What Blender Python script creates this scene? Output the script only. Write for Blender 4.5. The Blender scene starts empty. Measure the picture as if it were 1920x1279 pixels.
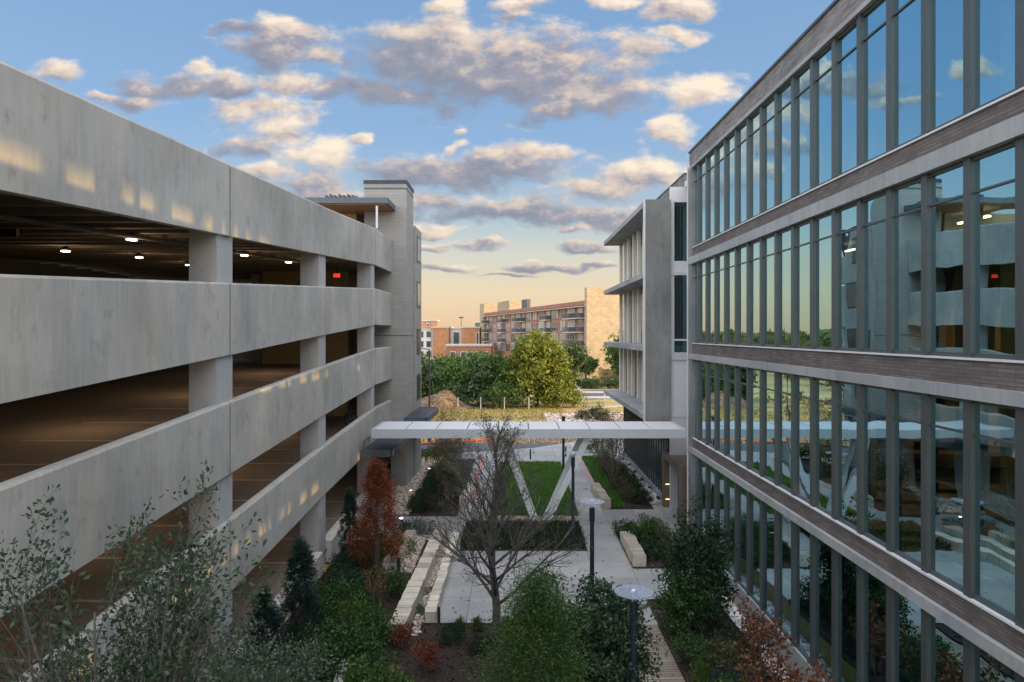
import bpy, math, random
import numpy as np
from mathutils import Vector, Matrix
R = math.radians
SC = bpy.context.scene
COL = SC.collection
rnd = random.Random(7)
rg = np.random.default_rng(11)

# ---------------------------------------------------------------- camera, sky, sun, exposure
CZ = 9.3                                     # eye height above the courtyard paving
cam = bpy.data.cameras.new('camera'); co = bpy.data.objects.new('camera', cam); COL.objects.link(co)
co.location = (0, 0, CZ); co.rotation_euler = (R(90), 0, 0)
cam.lens = 24; cam.sensor_width = 36; cam.shift_x = -4/1920; cam.shift_y = -14.5/1920
cam.clip_start = .1; cam.clip_end = 9000
SC.camera = co
SC.view_settings.view_transform = 'Standard'; SC.view_settings.look = 'None'
SC.view_settings.gamma = 1; SC.view_settings.exposure = 0.6
SC.cycles.use_denoising = True
SC.cycles.max_bounces = 8; SC.cycles.diffuse_bounces = 4; SC.cycles.glossy_bounces = 4
SC.cycles.transparent_max_bounces = 12; SC.cycles.sample_clamp_indirect = 6
SC.cycles.use_light_tree = True
SUN_EL, SUN_AZ = R(5.07), R(10)              # from the right, ten degrees behind the camera
sl = bpy.data.lights.new('sun', 'SUN'); sl.energy = 5.0; sl.angle = R(.5); sl.color = (1, .66, .33)
so = bpy.data.objects.new('sun', sl); COL.objects.link(so)
sd = Vector((math.cos(SUN_EL)*math.cos(SUN_AZ), -math.cos(SUN_EL)*math.sin(SUN_AZ), math.sin(SUN_EL)))
so.rotation_euler = sd.to_track_quat('Z', 'Y').to_euler(); so.location = (60, -10, 40)

# clouds: centre and half size in gnomonic coordinates of the direction (u = x/y, v = z/y)
CLOUDS = [(950,135,245,70,.20),(850,75,110,38,.50),(1100,175,130,38,.30),(790,110,110,48,.16),(1060,195,70,18,.62),(1185,82,62,28,.58),(1312,166,60,30,.90),(1250,236,42,25,.78),
 (330,162,110,24,.24),(375,134,26,20,.85),(425,170,60,16,.22),(540,92,90,38,.30),(525,55,40,22,.66),(610,112,40,20,.55),(550,160,60,22,.55),(680,168,90,22,.24),(485,212,80,30,.66),(515,245,60,22,.74),
 (595,285,66,32,.80),(465,272,58,16,.30),(880,318,190,28,.20),(1010,295,90,22,.62),(780,330,80,24,.20),(960,392,170,28,.16),(820,375,80,20,.40),(1205,330,95,34,.60),(1110,350,60,18,.50),
 (1130,400,80,20,.22),(600,350,75,28,.34),(500,320,50,16,.62),(900,462,52,7,.45),(1105,462,60,11,.28),(820,508,70,8,.40),(1020,500,80,9,.30),(960,515,60,5,.30),(1100,500,60,6,.3),(825,8,42,18,.75),(985,8,55,16,.70),
 (965,30,35,10,.6),(1130,4,40,14,.8),(1245,22,60,20,.65),(1310,20,50,22,.70),(1280,60,40,14,.6),(848,275,26,12,.72),(850,248,18,8,.7),(815,428,50,11,.62),(1080,425,40,8,.6),(675,262,14,8,.6),
 (105,135,60,20,.55),(455,55,50,14,.22),(250,195,70,14,.40),(190,185,40,10,.4),(795,462,50,8,.55),(1165,415,50,16,.5)]
def world():
    w = bpy.data.worlds.new('World'); SC.world = w; w.use_nodes = True
    w.cycles.sampling_method = 'MANUAL'; w.cycles.sample_map_resolution = 512
    g = bpy.data.node_groups.new('cloud_density', 'ShaderNodeTree')
    g.interface.new_socket('uv', in_out='INPUT', socket_type='NodeSocketVector')
    g.interface.new_socket('base', in_out='INPUT', socket_type='NodeSocketFloat')
    g.interface.new_socket('density', in_out='OUTPUT', socket_type='NodeSocketFloat')
    g.interface.new_socket('lit', in_out='OUTPUT', socket_type='NodeSocketFloat')
    N, L = g.nodes.new, g.links.new
    gi = N('NodeGroupInput'); go = N('NodeGroupOutput')
    def noise(vec, sc, det, rough=.55):
        n = N('ShaderNodeTexNoise'); n.inputs['Scale'].default_value = sc; n.inputs['Detail'].default_value = det
        n.inputs['Roughness'].default_value = rough; L(vec, n.inputs['Vector']); return n
    def vm(op, a, b):
        n = N('ShaderNodeVectorMath'); n.operation = op
        for i, x in enumerate((a, b)):
            if isinstance(x, tuple): n.inputs[i].default_value = x
            elif x is not None: L(x, n.inputs[i])
        return n
    def mt(op, a, b, c=None):
        n = N('ShaderNodeMath'); n.operation = op
        for i, x in enumerate((a, b, c)):
            if x is None: continue
            if isinstance(x, (int, float)): n.inputs[i].default_value = x
            else: L(x, n.inputs[i])
        return n.outputs[0]
    st = vm('MULTIPLY', gi.outputs[0], (1, 1.7, 1)).outputs[0]
    n1 = noise(st, 9, 3)
    off = vm('MULTIPLY', vm('SUBTRACT', n1.outputs['Color'], (.5, .5, .5)).outputs[0], (.10, .06, 0)).outputs[0]
    p = vm('ADD', gi.outputs[0], off).outputs[0]
    M = gi.outputs[1]; SW = SB = None
    for (px, py, a, b, br) in CLOUDS:
        c = ((px-964)/1280, (625-py)/1280, 0); s = (1280/(a*1.42), 1280/(b*1.52), 0)
        q = vm('MULTIPLY', vm('SUBTRACT', p, c).outputs[0], s).outputs[0]
        d = mt('SUBTRACT', 1.0, vm('LENGTH', q, None).outputs['Value']); M = mt('SMOOTH_MAX', M, d, .16)
        w_ = mt('POWER', mt('MAXIMUM', d, .0), 1.5)
        k = vm('DOT_PRODUCT', q, (.16, .42, 0)).outputs['Value']; k = mt('MULTIPLY', mt('ADD', k, br*.84), w_)
        SW = mt('ADD', w_, SW if SW is not None else .0005); SB = mt('ADD', k, SB if SB is not None else .0002)
    n2 = noise(st, 15, 7, .62)
    n3 = noise(st, 5, 2, .5)
    d = mt('MULTIPLY_ADD', mt('SUBTRACT', n2.outputs[0], .5), 1.75, M)
    d = mt('MULTIPLY_ADD', mt('SUBTRACT', n3.outputs[0], .5), .5, d)
    L(d, go.inputs[0])
    # the same noise a little higher up: billows whose upper side catches the light
    n4 = noise(vm('ADD', st, (.012, .03, 0)).outputs[0], 15, 7, .62)
    L(mt('MULTIPLY_ADD', mt('SUBTRACT', n2.outputs[0], n4.outputs[0]), 1.35, mt('DIVIDE', SB, SW)), go.inputs[1])
    # main tree
    t = w.node_tree; t.nodes.clear(); N, L = t.nodes.new, t.links.new
    tc = N('ShaderNodeTexCoord'); sp = N('ShaderNodeSeparateXYZ'); L(tc.outputs['Generated'], sp.inputs[0])
    ys = mt2 = None
    def mt(op, a, b, c=None, clamp=False):
        n = N('ShaderNodeMath'); n.operation = op; n.use_clamp = clamp
        for i, x in enumerate((a, b, c)):
            if x is None: continue
            if isinstance(x, (int, float)): n.inputs[i].default_value = x
            else: L(x, n.inputs[i])
        return n.outputs[0]
    def mr(v, a, b, c, d, smooth=True):
        n = N('ShaderNodeMapRange'); n.interpolation_type = 'SMOOTHSTEP' if smooth else 'LINEAR'
        for i, x in enumerate((a, b, c, d)): n.inputs[i+1].default_value = x
        L(v, n.inputs[0]); return n.outputs[0]
    ys = mt('MAXIMUM', sp.outputs[1], .12)
    cx = N('ShaderNodeCombineXYZ'); L(mt('DIVIDE', sp.outputs[0], ys), cx.inputs[0]); L(mt('DIVIDE', sp.outputs[2], ys), cx.inputs[1])
    base = mt('MAXIMUM', mr(sp.outputs[1], .55, -.1, -.6, .42), mr(sp.outputs[2], .5, .8, -.6, .42))
    n = N('ShaderNodeGroup'); n.node_tree = g; L(cx.outputs[0], n.inputs[0]); L(base, n.inputs[1]); d0 = n.outputs[0]
    alpha = mr(d0, .02, .62, 0, .94)
    alpha = mt('MULTIPLY', alpha, mr(sp.outputs[2], .0, .05, 0, 1))
    edge = mr(d0, .05, .5, .16, 0)
    lit = mt('ADD', n.outputs[1], edge, None, True)
    ramp = N('ShaderNodeValToRGB'); L(lit, ramp.inputs[0]); e = ramp.color_ramp.elements
    e[0].position = .0; e[0].color = (.26, .28, .35, 1); e[1].position = .85; e[1].color = (1.0, .84, .66, 1)
    k = e.new(.22); k.color = (.35, .34, .395, 1); k = e.new(.5); k.color = (.70, .58, .50, 1)
    sky = N('ShaderNodeTexSky'); sky.sky_type = 'NISHITA'; sky.sun_disc = False
    sky.sun_elevation = SUN_EL; sky.sun_rotation = R(90) + SUN_AZ
    sky.air_density = 1.0; sky.dust_density = .6; sky.ozone_density = 2.0
    b1 = N('ShaderNodeBackground'); b1.inputs[1].default_value = .15; L(sky.outputs[0], b1.inputs[0])
    # warm low haze band of the evening air
    hz = N('ShaderNodeValToRGB'); L(sp.outputs[2], hz.inputs[0]); e = hz.color_ramp.elements
    e[0].position = 0; e[0].color = (.93, .64, .42, 1); e[1].position = .55; e[1].color = (.19, .37, .67, 1)
    for ps, c in ((.06, (.95, .75, .52, 1)), (.115, (.76, .74, .64, 1)), (.165, (.50, .62, .72, 1)), (.27, (.31, .50, .79, 1))):
        k = e.new(ps); k.color = c
    b3 = N('ShaderNodeBackground'); L(hz.outputs[0], b3.inputs[0]); b3.inputs[1].default_value = 1.0
    m0 = N('ShaderNodeMixShader'); m0.inputs[0].default_value = .72; L(b1.outputs[0], m0.inputs[1]); L(b3.outputs[0], m0.inputs[2])
    b2 = N('ShaderNodeBackground'); L(ramp.outputs[0], b2.inputs[0]); b2.inputs[1].default_value = .92
    m = N('ShaderNodeMixShader'); L(alpha, m.inputs[0]); L(m0.outputs[0], m.inputs[1]); L(b2.outputs[0], m.inputs[2])
    # unseen sky overhead and behind the camera boosted and neutralised to lift the shade
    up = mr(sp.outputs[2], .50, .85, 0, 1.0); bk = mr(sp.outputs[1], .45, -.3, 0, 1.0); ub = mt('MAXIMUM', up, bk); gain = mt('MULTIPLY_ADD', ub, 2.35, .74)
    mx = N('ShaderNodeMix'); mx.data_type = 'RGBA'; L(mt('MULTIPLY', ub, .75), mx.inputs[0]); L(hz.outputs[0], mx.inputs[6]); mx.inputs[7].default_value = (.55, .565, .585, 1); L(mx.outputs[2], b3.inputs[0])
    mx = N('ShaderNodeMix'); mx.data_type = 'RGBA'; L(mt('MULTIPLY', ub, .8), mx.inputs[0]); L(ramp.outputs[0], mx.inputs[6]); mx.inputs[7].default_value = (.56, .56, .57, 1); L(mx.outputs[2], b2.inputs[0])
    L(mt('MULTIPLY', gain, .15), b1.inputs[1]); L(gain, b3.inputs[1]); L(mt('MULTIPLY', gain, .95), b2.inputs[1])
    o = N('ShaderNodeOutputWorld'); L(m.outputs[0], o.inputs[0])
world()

# ---------------------------------------------------------------- materials
def newmat(name):
    m = bpy.data.materials.new(name); m.use_nodes = True; t = m.node_tree
    b = t.nodes['Principled BSDF']; return m, t, b
def nd(t, kind, **kw):
    n = t.nodes.new(kind)
    for k, v in kw.items():
        if k.startswith('i_'): n.inputs[k[2:]].default_value = v
        else: setattr(n, k, v)
    return n
def ramp(t, fac, stops):
    r = nd(t, 'ShaderNodeValToRGB'); t.links.new(fac, r.inputs[0]); e = r.color_ramp.elements
    e[0].position, e[0].color = stops[0][0], (*stops[0][1], 1); e[1].position, e[1].color = stops[-1][0], (*stops[-1][1], 1)
    for p, c in stops[1:-1]: k = e.new(p); k.color = (*c, 1)
    return r.outputs[0]
def noise(t, vec, scale, detail=4, rough=.55):
    n = nd(t, 'ShaderNodeTexNoise'); n.inputs['Scale'].default_value = scale; n.inputs['Detail'].default_value = detail
    n.inputs['Roughness'].default_value = rough
    if vec is not None: t.links.new(vec, n.inputs['Vector'])
    return n.outputs[0]
def pos(t, scale=(1, 1, 1), swap=None):
    g = nd(t, 'ShaderNodeNewGeometry'); v = g.outputs['Position']
    if swap:
        s = nd(t, 'ShaderNodeSeparateXYZ'); c = nd(t, 'ShaderNodeCombineXYZ'); t.links.new(v, s.inputs[0])
        for i, k in enumerate(swap): t.links.new(s.outputs[k], c.inputs[i])
        v = c.outputs[0]
    m = nd(t, 'ShaderNodeVectorMath', operation='MULTIPLY'); t.links.new(v, m.inputs[0]); m.inputs[1].default_value = scale
    return m.outputs[0]
def mixc(t, fac, a, b, mode='MIX'):
    m = nd(t, 'ShaderNodeMix', data_type='RGBA', blend_type=mode)
    if isinstance(fac, float): m.inputs[0].default_value = fac
    else: t.links.new(fac, m.inputs[0])
    for i, x in ((6, a), (7, b)):
        if isinstance(x, tuple): m.inputs[i].default_value = (*x, 1)
        else: t.links.new(x, m.inputs[i])
    return m.outputs[2]
def bump(t, b, h, strength=.3, dist=.02):
    n = nd(t, 'ShaderNodeBump'); n.inputs['Strength'].default_value = strength; n.inputs['Distance'].default_value = dist
    t.links.new(h, n.inputs['Height']); t.links.new(n.outputs[0], b.inputs['Normal'])
def plain(name, col, rough=.5, metal=0., var=.12, scale=3):
    m, t, b = newmat(name); n = noise(t, pos(t), scale, 5)
    c = ramp(t, n, [(.3, tuple(x*(1-var) for x in col)), (.7, tuple(min(1, x*(1+var)) for x in col))])
    t.links.new(c, b.inputs['Base Color']); b.inputs['Roughness'].default_value = rough; b.inputs['Metallic'].default_value = metal
    return m
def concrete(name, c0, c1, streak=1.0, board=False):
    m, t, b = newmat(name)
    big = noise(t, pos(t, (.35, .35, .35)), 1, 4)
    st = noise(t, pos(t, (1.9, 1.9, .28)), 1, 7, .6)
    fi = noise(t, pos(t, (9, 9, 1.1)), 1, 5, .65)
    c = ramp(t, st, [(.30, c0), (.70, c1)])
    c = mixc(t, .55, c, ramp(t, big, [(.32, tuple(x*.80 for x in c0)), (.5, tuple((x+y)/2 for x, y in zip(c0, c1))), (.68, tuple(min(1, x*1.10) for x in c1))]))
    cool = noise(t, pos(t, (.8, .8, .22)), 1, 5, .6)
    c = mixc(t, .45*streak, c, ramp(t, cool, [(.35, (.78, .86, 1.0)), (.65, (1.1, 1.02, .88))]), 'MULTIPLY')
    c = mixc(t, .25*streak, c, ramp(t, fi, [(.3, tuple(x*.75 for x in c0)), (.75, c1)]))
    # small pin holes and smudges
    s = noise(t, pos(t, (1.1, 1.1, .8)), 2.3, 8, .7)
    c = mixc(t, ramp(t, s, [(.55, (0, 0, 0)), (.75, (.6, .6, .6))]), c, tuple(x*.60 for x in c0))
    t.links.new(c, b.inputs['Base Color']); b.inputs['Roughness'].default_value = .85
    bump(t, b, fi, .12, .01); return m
def brick(name, cols, mortar, bw, bh, swap=(1, 2, 0), rough=.8, mort=.012, bias=0., var=.55):
    m, t, b = newmat(name)
    br = nd(t, 'ShaderNodeTexBrick'); t.links.new(pos(t, swap=swap), br.inputs['Vector'])
    br.inputs['Scale'].default_value = 1; br.inputs['Brick Width'].default_value = bw; br.inputs['Row Height'].default_value = bh
    br.inputs['Mortar Size'].default_value = mort; br.inputs['Mortar Smooth'].default_value = .3; br.inputs['Bias'].default_value = bias
    br.inputs['Color1'].default_value = (*cols[0], 1); br.inputs['Color2'].default_value = (*cols[1], 1); br.inputs['Mortar'].default_value = (*mortar, 1)
    n = noise(t, pos(t), 1.2, 6, .65)
    c = mixc(t, var, br.outputs[0], ramp(t, n, [(.3, (.45, .45, .45)), (.7, (1.25, 1.2, 1.2))]), 'MULTIPLY')
    t.links.new(c, b.inputs['Base Color']); b.inputs['Roughness'].default_value = rough
    bump(t, b, br.outputs['Fac'], -.5, .012); return m
def leaf(name, stops, rough=.55, trans=.25, spec=.3):
    m, t, b = newmat(name)
    g = nd(t, 'ShaderNodeNewGeometry'); n = noise(t, pos(t), 1.6, 3)
    mth = nd(t, 'ShaderNodeMath', operation='MULTIPLY_ADD'); t.links.new(g.outputs['Random Per Island'], mth.inputs[0]); mth.inputs[1].default_value = .65
    m2 = nd(t, 'ShaderNodeMath', operation='MULTIPLY_ADD'); t.links.new(n, m2.inputs[0]); m2.inputs[1].default_value = .9; m2.inputs[2].default_value = -.28
    t.links.new(m2.outputs[0], mth.inputs[2])
    c = ramp(t, mth.outputs[0], stops)
    t.links.new(c, b.inputs['Base Color']); b.inputs['Roughness'].default_value = rough; b.inputs['Specular IOR Level'].default_value = spec
    tr = nd(t, 'ShaderNodeBsdfTranslucent'); t.links.new(c, tr.inputs[0]); mx = nd(t, 'ShaderNodeMixShader'); mx.inputs[0].default_value = trans
    o = [x for x in t.nodes if x.type == 'OUTPUT_MATERIAL'][0]
    t.links.new(b.outputs[0], mx.inputs[1]); t.links.new(tr.outputs[0], mx.inputs[2]); t.links.new(mx.outputs[0], o.inputs[0])
    return m
def emit(name, col, s):
    m, t, b = newmat(name); b.inputs['Base Color'].default_value = (*col, 1)
    b.inputs['Emission Color'].default_value = (*col, 1); b.inputs['Emission Strength'].default_value = s; return m
def glass(name, tint, base, wav=.0, clear=.75, tr=(.55, .8, .72)):
    m, t, b = newmat(name); t.nodes.remove(b); o = [x for x in t.nodes if x.type == 'OUTPUT_MATERIAL'][0]
    gl = nd(t, 'ShaderNodeBsdfGlossy'); gl.inputs['Roughness'].default_value = 0.0
    lw = nd(t, 'ShaderNodeFresnel'); lw.inputs[0].default_value = 1.5
    g2 = ramp(t, lw.outputs[0], [(.04, tint), (.45, (.80, .93, .95))]); t.links.new(g2, gl.inputs[0])
    tp = nd(t, 'ShaderNodeBsdfTransparent'); tp.inputs[0].default_value = (*tr, 1)
    f = nd(t, 'ShaderNodeMath', operation='MULTIPLY_ADD', use_clamp=True); t.links.new(lw.outputs[0], f.inputs[0]); f.inputs[1].default_value = .9; f.inputs[2].default_value = base
    mx = nd(t, 'ShaderNodeMixShader'); t.links.new(f.outputs[0], mx.inputs[0]); t.links.new(tp.outputs[0], mx.inputs[1]); t.links.new(gl.outputs[0], mx.inputs[2])
    t.links.new(mx.outputs[0], o.inputs[0])
    if wav:
        bp = nd(t, 'ShaderNodeBump'); bp.inputs['Strength'].default_value = wav; bp.inputs['Distance'].default_value = .02
        t.links.new(noise(t, pos(t, (.9, .9, .6)), 1, 1), bp.inputs['Height']); t.links.new(bp.outputs[0], gl.inputs['Normal'])
    return m
MT = {
 'conc': concrete('precast_concrete', (.275, .265, .24), (.49, .47, .43)),
 'concd': concrete('garage_column_concrete', (.33, .33, .33), (.43, .43, .43)),
 'concb': concrete('board_formed_concrete', (.11, .12, .125), (.25, .26, .26)),
 'concs': concrete('ledge_concrete', (.22, .235, .245), (.38, .395, .40)),
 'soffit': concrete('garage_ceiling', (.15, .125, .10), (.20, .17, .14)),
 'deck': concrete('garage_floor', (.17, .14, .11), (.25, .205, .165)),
 'brickb': brick('long_brown_brick', ((.105, .085, .08), (.165, .14, .132)), (.085, .08, .077), .42, .072),
 'brickg': brick('long_grey_brick', ((.15, .14, .145), (.27, .26, .26)), (.15, .145, .145), .42, .072),
 'block': brick('grey_coursed_block', ((.29, .285, .27), (.325, .32, .30)), (.24, .235, .22), 1.9, .20, (1, 2, 0), var=.18),
 'blockf': brick('grey_coursed_block_front', ((.29, .285, .27), (.325, .32, .30)), (.24, .235, .22), 1.9, .20, (0, 2, 1), var=.18),
 'fin': plain('bronze_grey_metal', (.068, .080, .082), .4, .2, .08),
 'dark': plain('dark_metal', (.035, .04, .05), .45, .3),
 'slate': plain('slate_metal_roof', (.09, .11, .13), .5, .2),
 'post': plain('navy_black_post', (.018, .026, .045), .4, .2),
 'white': plain('white_painted_steel', (.46, .49, .53), .45, 0, .04),
 'whitew': plain('white_metal_panel', (.56, .575, .60), .5, 0, .03),
 'whites': plain('bright_white_steel', (.72, .75, .78), .45, 0, .04),
 'cream': plain('cream_panel', (.66, .62, .55), .6, 0, .06),
 'wood': plain('cedar_soffit', (.28, .14, .07), .6, 0, .3, 6),
 'bronze': plain('bronze_portal', (.16, .13, .105), .5, .1, .08),
 'interior': plain('office_interior', (.16, .17, .17), .8),
 'green': plain('pale_green_column', (.32, .42, .30), .7),
 'tan': plain('tan_core_wall', (.36, .26, .14), .8),
 'glass': glass('office_glass', (.46, .79, .92), .62, .30, tr=(1, .94, .56)),
 'glassd': glass('clear_dark_glass', (.5, .7, .8), .25, .0),
 'glassr': glass('rear_glass', (.9, .9, .9), .02, tr=(.95, .95, .85)),
 'lime': brick('limestone_block', ((.50, .44, .36), (.60, .55, .47)), (.34, .30, .25), .55, .5, (1, 2, 0), mort=.02),
 'sky_white': plain('white_render', (.62, .63, .64), .8),
 'orange': brick('orange_brick', ((.42, .19, .08), (.50, .24, .11)), (.40, .25, .15), .6, .2, (0, 2, 1)),
 'redb': brick('red_brick', ((.30, .12, .08), (.38, .17, .12)), (.34, .22, .17), .6, .2, (1, 2, 0)),
 'stone': brick('tan_limestone_wall', ((.36, .29, .18), (.43, .35, .23)), (.34, .27, .17), 1.1, .38, (0, 2, 1), mort=.02, var=.4),
 'wing': plain('window_dark', (.05, .06, .07), .12),
 'winl': plain('window_pale', (.30, .33, .34), .15),
 'bark': plain('grey_bark', (.082, .076, .072), .9, 0, .35, 12),
 'bark2': plain('pale_bark', (.17, .15, .125), .9, 0, .3, 12),
 'steel': plain('dark_edging', (.03, .028, .026), .6),
 'paint': plain('white_line_paint', (.40, .36, .30), .7, 0, .25),
 'redp': plain('red_kerb_paint', (.50, .06, .05), .6, 0, .2),
 'pinkp': plain('worn_red_paint', (.46, .16, .14), .7, 0, .3, 9),
 'kerb': plain('kerb_concrete', (.46, .44, .41), .8),
 'stones': None,
}
def leafm():
    MT['l_tree'] = leaf('grey_green_leaf', [(.0, (.018, .035, .022)), (.5, (.04, .075, .042)), (1, (.11, .16, .09))])
    MT['l_shrub'] = leaf('mid_green_leaf', [(.0, (.014, .036, .010)), (.5, (.03, .075, .018)), (1, (.075, .14, .035))])
    MT['l_dark'] = leaf('dark_green_leaf', [(.0, (.008, .022, .010)), (.5, (.018, .042, .018)), (1, (.04, .08, .035))])
    MT['l_bright'] = leaf('bright_green_leaf', [(.0, (.025, .055, .010)), (.5, (.06, .12, .022)), (1, (.13, .20, .04))])
    MT['l_cyp'] = leaf('cypress_leaf', [(.0, (.015, .04, .010)), (.5, (.042, .09, .020)), (1, (.10, .165, .035))])
    MT['l_blue'] = leaf('blue_green_leaf', [(.0, (.010, .028, .022)), (.5, (.022, .055, .042)), (1, (.06, .10, .08))])
    MT['l_silver'] = leaf('silver_green_leaf', [(.0, (.045, .07, .045)), (.5, (.09, .13, .085)), (1, (.20, .25, .18))])
    MT['l_rust'] = leaf('rust_leaf', [(.0, (.07, .018, .008)), (.5, (.19, .045, .018)), (1, (.32, .10, .035))])
    MT['l_orange'] = leaf('orange_leaf', [(.0, (.045, .02, .012)), (.5, (.13, .052, .026)), (1, (.27, .11, .045))])
    MT['l_olive'] = leaf('olive_leaf', [(.0, (.04, .042, .02)), (.5, (.085, .085, .042)), (1, (.17, .16, .09))])
    MT['l_far'] = leaf('far_green_leaf', [(.0, (.03, .065, .018)), (.5, (.07, .13, .03)), (1, (.15, .22, .05))])
    MT['l_fary'] = leaf('far_yellow_leaf', [(.0, (.07, .10, .015)), (.5, (.17, .21, .03)), (1, (.32, .33, .06))])
    MT['l_fard'] = leaf('far_dark_leaf', [(.0, (.025, .06, .025)), (.5, (.065, .108, .042)), (1, (.14, .19, .07))])
    MT['l_wood'] = leaf('muted_wood_leaf', [(.0, (.035, .05, .018)), (.5, (.075, .095, .03)), (1, (.14, .15, .05))])
    MT['l_orange2'] = leaf('scrub_leaf', [(.0, (.06, .08, .02)), (.5, (.24, .16, .05)), (1, (.42, .22, .08))])
    MT['l_grass'] = leaf('lawn_blade', [(.0, (.06, .14, .02)), (.5, (.10, .23, .04)), (1, (.17, .32, .07))])
    MT['l_straw'] = leaf('straw_blade', [(.0, (.26, .19, .07)), (.5, (.46, .35, .16)), (1, (.62, .50, .28))])
    MT['bits'] = leaf('bark_chips', [(.0, (.012, .008, .006)), (.6, (.04, .026, .018)), (1, (.09, .06, .045))], .9, 0.)
    MT['stones'] = leaf('river_stones', [(.0, (.24, .17, .13)), (.5, (.46, .38, .33)), (1, (.66, .60, .55))], .8, 0., .2)
    MT['stonew'] = leaf('white_stones', [(.0, (.28, .27, .27)), (.5, (.52, .52, .53)), (1, (.75, .75, .75))], .8, 0., .2)
    m, t, b = newmat('mulch_soil')
    c = ramp(t, noise(t, pos(t), 22, 6, .7), [(.3, (.010, .007, .006)), (.55, (.035, .022, .018)), (.8, (.075, .05, .04))])
    t.links.new(c, b.inputs['Base Color']); b.inputs['Roughness'].default_value = 1; bump(t, b, noise(t, pos(t), 30, 5), .8, .04); MT['mulch'] = m
    m, t, b = newmat('gravel_bed')
    v = nd(t, 'ShaderNodeTexVoronoi'); v.inputs['Scale'].default_value = 9; t.links.new(pos(t), v.inputs['Vector'])
    c = mixc(t, .6, ramp(t, v.outputs['Distance'], [(.1, (.5, .43, .38)), (.6, (.12, .1, .085))]), ramp(t, noise(t, pos(t), 6, 3), [(.3, (.2, .16, .13)), (.7, (.5, .43, .38))]))
    t.links.new(c, b.inputs['Base Color']); b.inputs['Roughness'].default_value = .9; bump(t, b, v.outputs['Distance'], -.8, .04); MT['gravel'] = m
    m, t, b = newmat('paving_concrete')
    br = nd(t, 'ShaderNodeTexBrick', offset=0.); t.links.new(pos(t), br.inputs['Vector']); br.inputs['Scale'].default_value = 1
    br.inputs['Brick Width'].default_value = 1.55; br.inputs['Row Height'].default_value = 1.85; br.inputs['Mortar Size'].default_value = .012
    br.inputs['Color1'].default_value = (.27, .27, .275, 1); br.inputs['Color2'].default_value = (.34, .34, .34, 1); br.inputs['Mortar'].default_value = (.12, .12, .12, 1)
    c = mixc(t, .8, br.outputs[0], ramp(t, noise(t, pos(t, (.5, .5, .5)), 1, 8, .7), [(.3, (.72, .72, .74)), (.7, (1.12, 1.12, 1.1))]), 'MULTIPLY')
    c = mixc(t, ramp(t, noise(t, pos(t), 2.2, 8, .75), [(.58, (0, 0, 0)), (.75, (.45, .45, .45))]), c, (.17, .165, .16))
    t.links.new(c, b.inputs['Base Color']); b.inputs['Roughness'].default_value = .8; MT['paving'] = m
    m, t, b = newmat('asphalt')
    c = ramp(t, noise(t, pos(t), 1.1, 8, .7), [(.3, (.055, .055, .062)), (.7, (.11, .11, .12))]); t.links.new(c, b.inputs['Base Color']); b.inputs['Roughness'].default_value = .9; MT['asphalt'] = m
    m, t, b = newmat('boardwalk')
    br = nd(t, 'ShaderNodeTexBrick'); t.links.new(pos(t), br.inputs['Vector']); br.inputs['Scale'].default_value = 1
    br.inputs['Brick Width'].default_value = 2.6; br.inputs['Row Height'].default_value = .14; br.inputs['Mortar Size'].default_value = .012
    br.inputs['Color1'].default_value = (.19, .15, .115, 1); br.inputs['Color2'].default_value = (.28, .235, .19, 1); br.inputs['Mortar'].default_value = (.03, .02, .015, 1)
    c = mixc(t, .6, br.outputs[0], ramp(t, noise(t, pos(t, (1.5, 14, 1)), 1, 5), [(.3, (.6, .6, .6)), (.7, (1.2, 1.2, 1.2))]), 'MULTIPLY')
    t.links.new(c, b.inputs['Base Color']); b.inputs['Roughness'].default_value = .8; bump(t, b, br.outputs['Fac'], -.6, .02); MT['boards'] = m
    m, t, b = newmat('dry_field')
    a = noise(t, pos(t, (.05, .12, .1)), 1, 6, .65); f = noise(t, pos(t), 1.3, 6, .7)
    c = ramp(t, a, [(.33, (.13, .18, .04)), (.42, (.26, .26, .08)), (.5, (.46, .33, .15)), (.7, (.56, .41, .21))])
    c = mixc(t, .7, c, ramp(t, f, [(.3, (.55, .55, .5)), (.7, (1.25, 1.2, 1.1))]), 'MULTIPLY')
    t.links.new(c, b.inputs['Base Color']); b.inputs['Roughness'].default_value = 1; bump(t, b, f, 1.0, .25); MT['field'] = m
    m, t, b = newmat('lawn_soil'); c = ramp(t, noise(t, pos(t), 3, 6, .7), [(.3, (.03, .075, .012)), (.7, (.06, .13, .02))])
    t.links.new(c, b.inputs['Base Color']); b.inputs['Roughness'].default_value = 1; MT['lawn'] = m
    m, t, b = newmat('dirt'); f = noise(t, pos(t), 1.8, 8, .75); c = ramp(t, f, [(.35, (.09, .06, .035)), (.5, (.22, .15, .09)), (.68, (.36, .27, .17))])
    t.links.new(c, b.inputs['Base Color']); b.inputs['Roughness'].default_value = 1; bump(t, b, f, 1.0, .6); MT['dirt'] = m
    MT['lamp'] = emit('lit_lamp_lens', (1, .62, .42), 14); MT['warm'] = emit('warm_strip_light', (1, .60, .25), 2.2); MT['whitel'] = emit('white_light', (1, .95, .85), 6)
    MT['redl'] = emit('red_lit_sign', (1, .04, .02), .7)
    m, t, b = newmat('clear_disc'); b.inputs['Base Color'].default_value = (.30, .34, .44, 1); b.inputs['Alpha'].default_value = .5; b.inputs['Roughness'].default_value = .25; MT['disc'] = m
leafm()

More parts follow.
